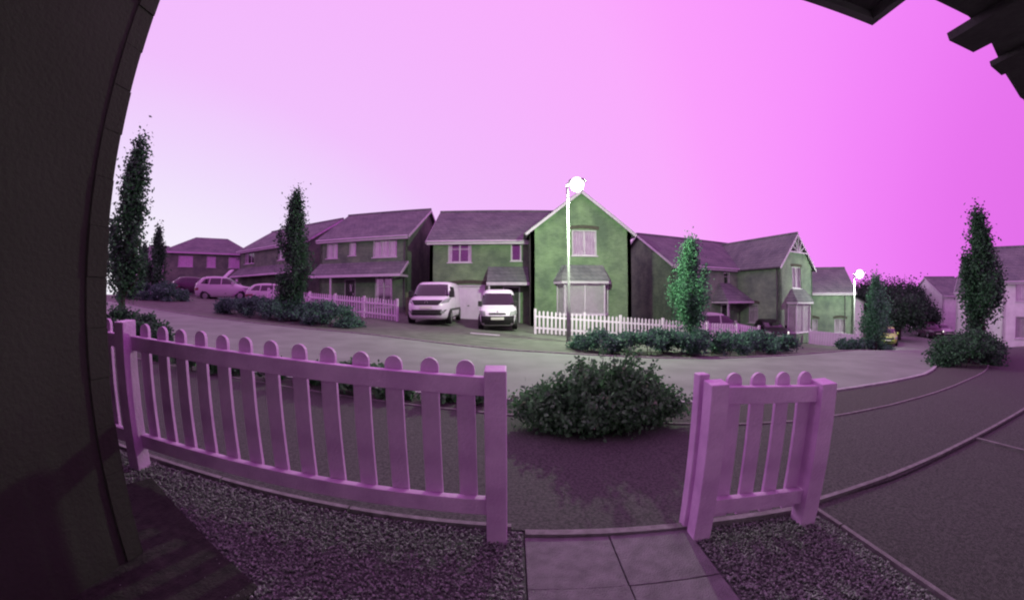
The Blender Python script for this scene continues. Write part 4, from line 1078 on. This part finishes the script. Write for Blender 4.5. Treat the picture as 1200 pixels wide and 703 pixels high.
tag(st.build('stems', M['bark'], bs), kind='stuff'); leaves('foliage', V, .031, M['leaf_bush'], bs, 31); tag(leaves('pale_leaf_tips', np.concatenate(tips), .030, M['leaf_pale'], bs, 32, 1.2), kind='stuff')

# far trees and hill on the right
def round_tree(label, az, D, H_, R_, seed, m='leaf_far', n=9000, leaf=.20):
    rg = np.random.default_rng(seed); x, y = pol(az, D); h = thing('broadleaf_tree', label, 'tree', (x, y, tz(x, y) - .1), 0, 'trees down the hill')
    MB().tube([(0, 0, 0), (.1, 0, H_ * .4), (0, 0, H_ * .75)], [.22, .16, .06], 8).build('trunk', M['bark'], h, smooth=True)
    lb = MB(); pts = []
    for i in range(46):
        d = rg.normal(size=3); d /= np.linalg.norm(d); d[2] = abs(d[2]) * 1.1 - .35
        c = np.array((0, 0, H_ * .55)) + d * (R_, R_, H_ * .40) * rg.uniform(.45, 1.0)
        lb.tube([(0, 0, H_ * .38), c * .6 + np.array((0, 0, H_ * .22)), c], [.09, .05, .02], 5)
        pts.append(c + rg.normal(size=(n // 46, 3)) * R_ * .20)
    tag(lb.build('limbs', M['bark'], h), kind='stuff'); V = np.concatenate(pts); V[:, 2] = np.maximum(V[:, 2], .3); leaves('crown', V, leaf, M[m], h, seed, 1.3)
rt = [('dark tree behind the second lamp column, left of the small tree', 51.0, 62, 6.8, 3.4), ('dark broad tree rising just behind the narrow green tree', 53.6, 60, 6.9, 4.2),
      ('tallest dark tree of the clump right of the narrow green tree', 56.2, 62, 6.8, 4.4), ('dark tree right of the tallest one, above the street', 58.4, 66, 6.2, 4.2),
      ('lower dark tree at the right end of the clump beside the white houses', 60.6, 66, 5.6, 3.4), ('small bushy tree behind the yellow car', 56.6, 46, 4.6, 2.4), ('bushy tree at the kerb where the street bends away', 58.9, 54, 4.6, 2.2)]
for i, (lb_, az, D, H_, R_) in enumerate(rt): round_tree(lb_, az, D, H_, R_, 50 + i)
mb = MB(); prev = None
prof_h = [(40, 5), (46, 6), (52, 7), (58, 7.5), (60.5, 8), (62.5, 12), (65, 18), (69, 22), (74, 24), (80, 22), (90, 16), (100, 9)]
for k, (az, hh) in enumerate(prof_h):
    for D, f in ((115, 0), (150, .75), (190, 1.0), (260, .6), (340, 0)):
        x, y = pol(az, D); mb.v.append((x, y, -4 + hh * f + (rnd.uniform(-.4, .4) if 0 < f else 0)))
for k in range(len(prof_h) - 1):
    for j in range(4):
        a = k * 5 + j; mb.f.append((a, a + 1, a + 6, a + 5))
tag(mb.build('hill', M['hill'], smooth=True), kind='structure')

# small street details
MB().box(-1.55, 13.0, 0, 0, 0, 0) if 0 else None
mk = MB(); zm = tz(-1.0, 13.3) - .024
mk.quad((-1.55, 13.35, tz(-1.55, 13.35) - .018), (-.45, 13.2, tz(-.45, 13.2) - .018), (-.45, 13.45, tz(-.45, 13.45) - .018), (-1.55, 13.6, tz(-1.55, 13.6) - .018))
tag(mk.build('road_marking', M['line']), kind='structure')
bo = thing('bollard', 'short white bollard at the kerb left of the narrow green tree', 'bollard', P(51.4, 27.0))
MB().tube([(0, 0, -.05), (0, 0, .85), (0, 0, .95)], [.07, .07, .03], 10).build('post', M['paint_far'], bo, smooth=True); MB().tube([(0, 0, .70), (0, 0, .78)], [.075, .075], 10).build('band', M['black'], bo)
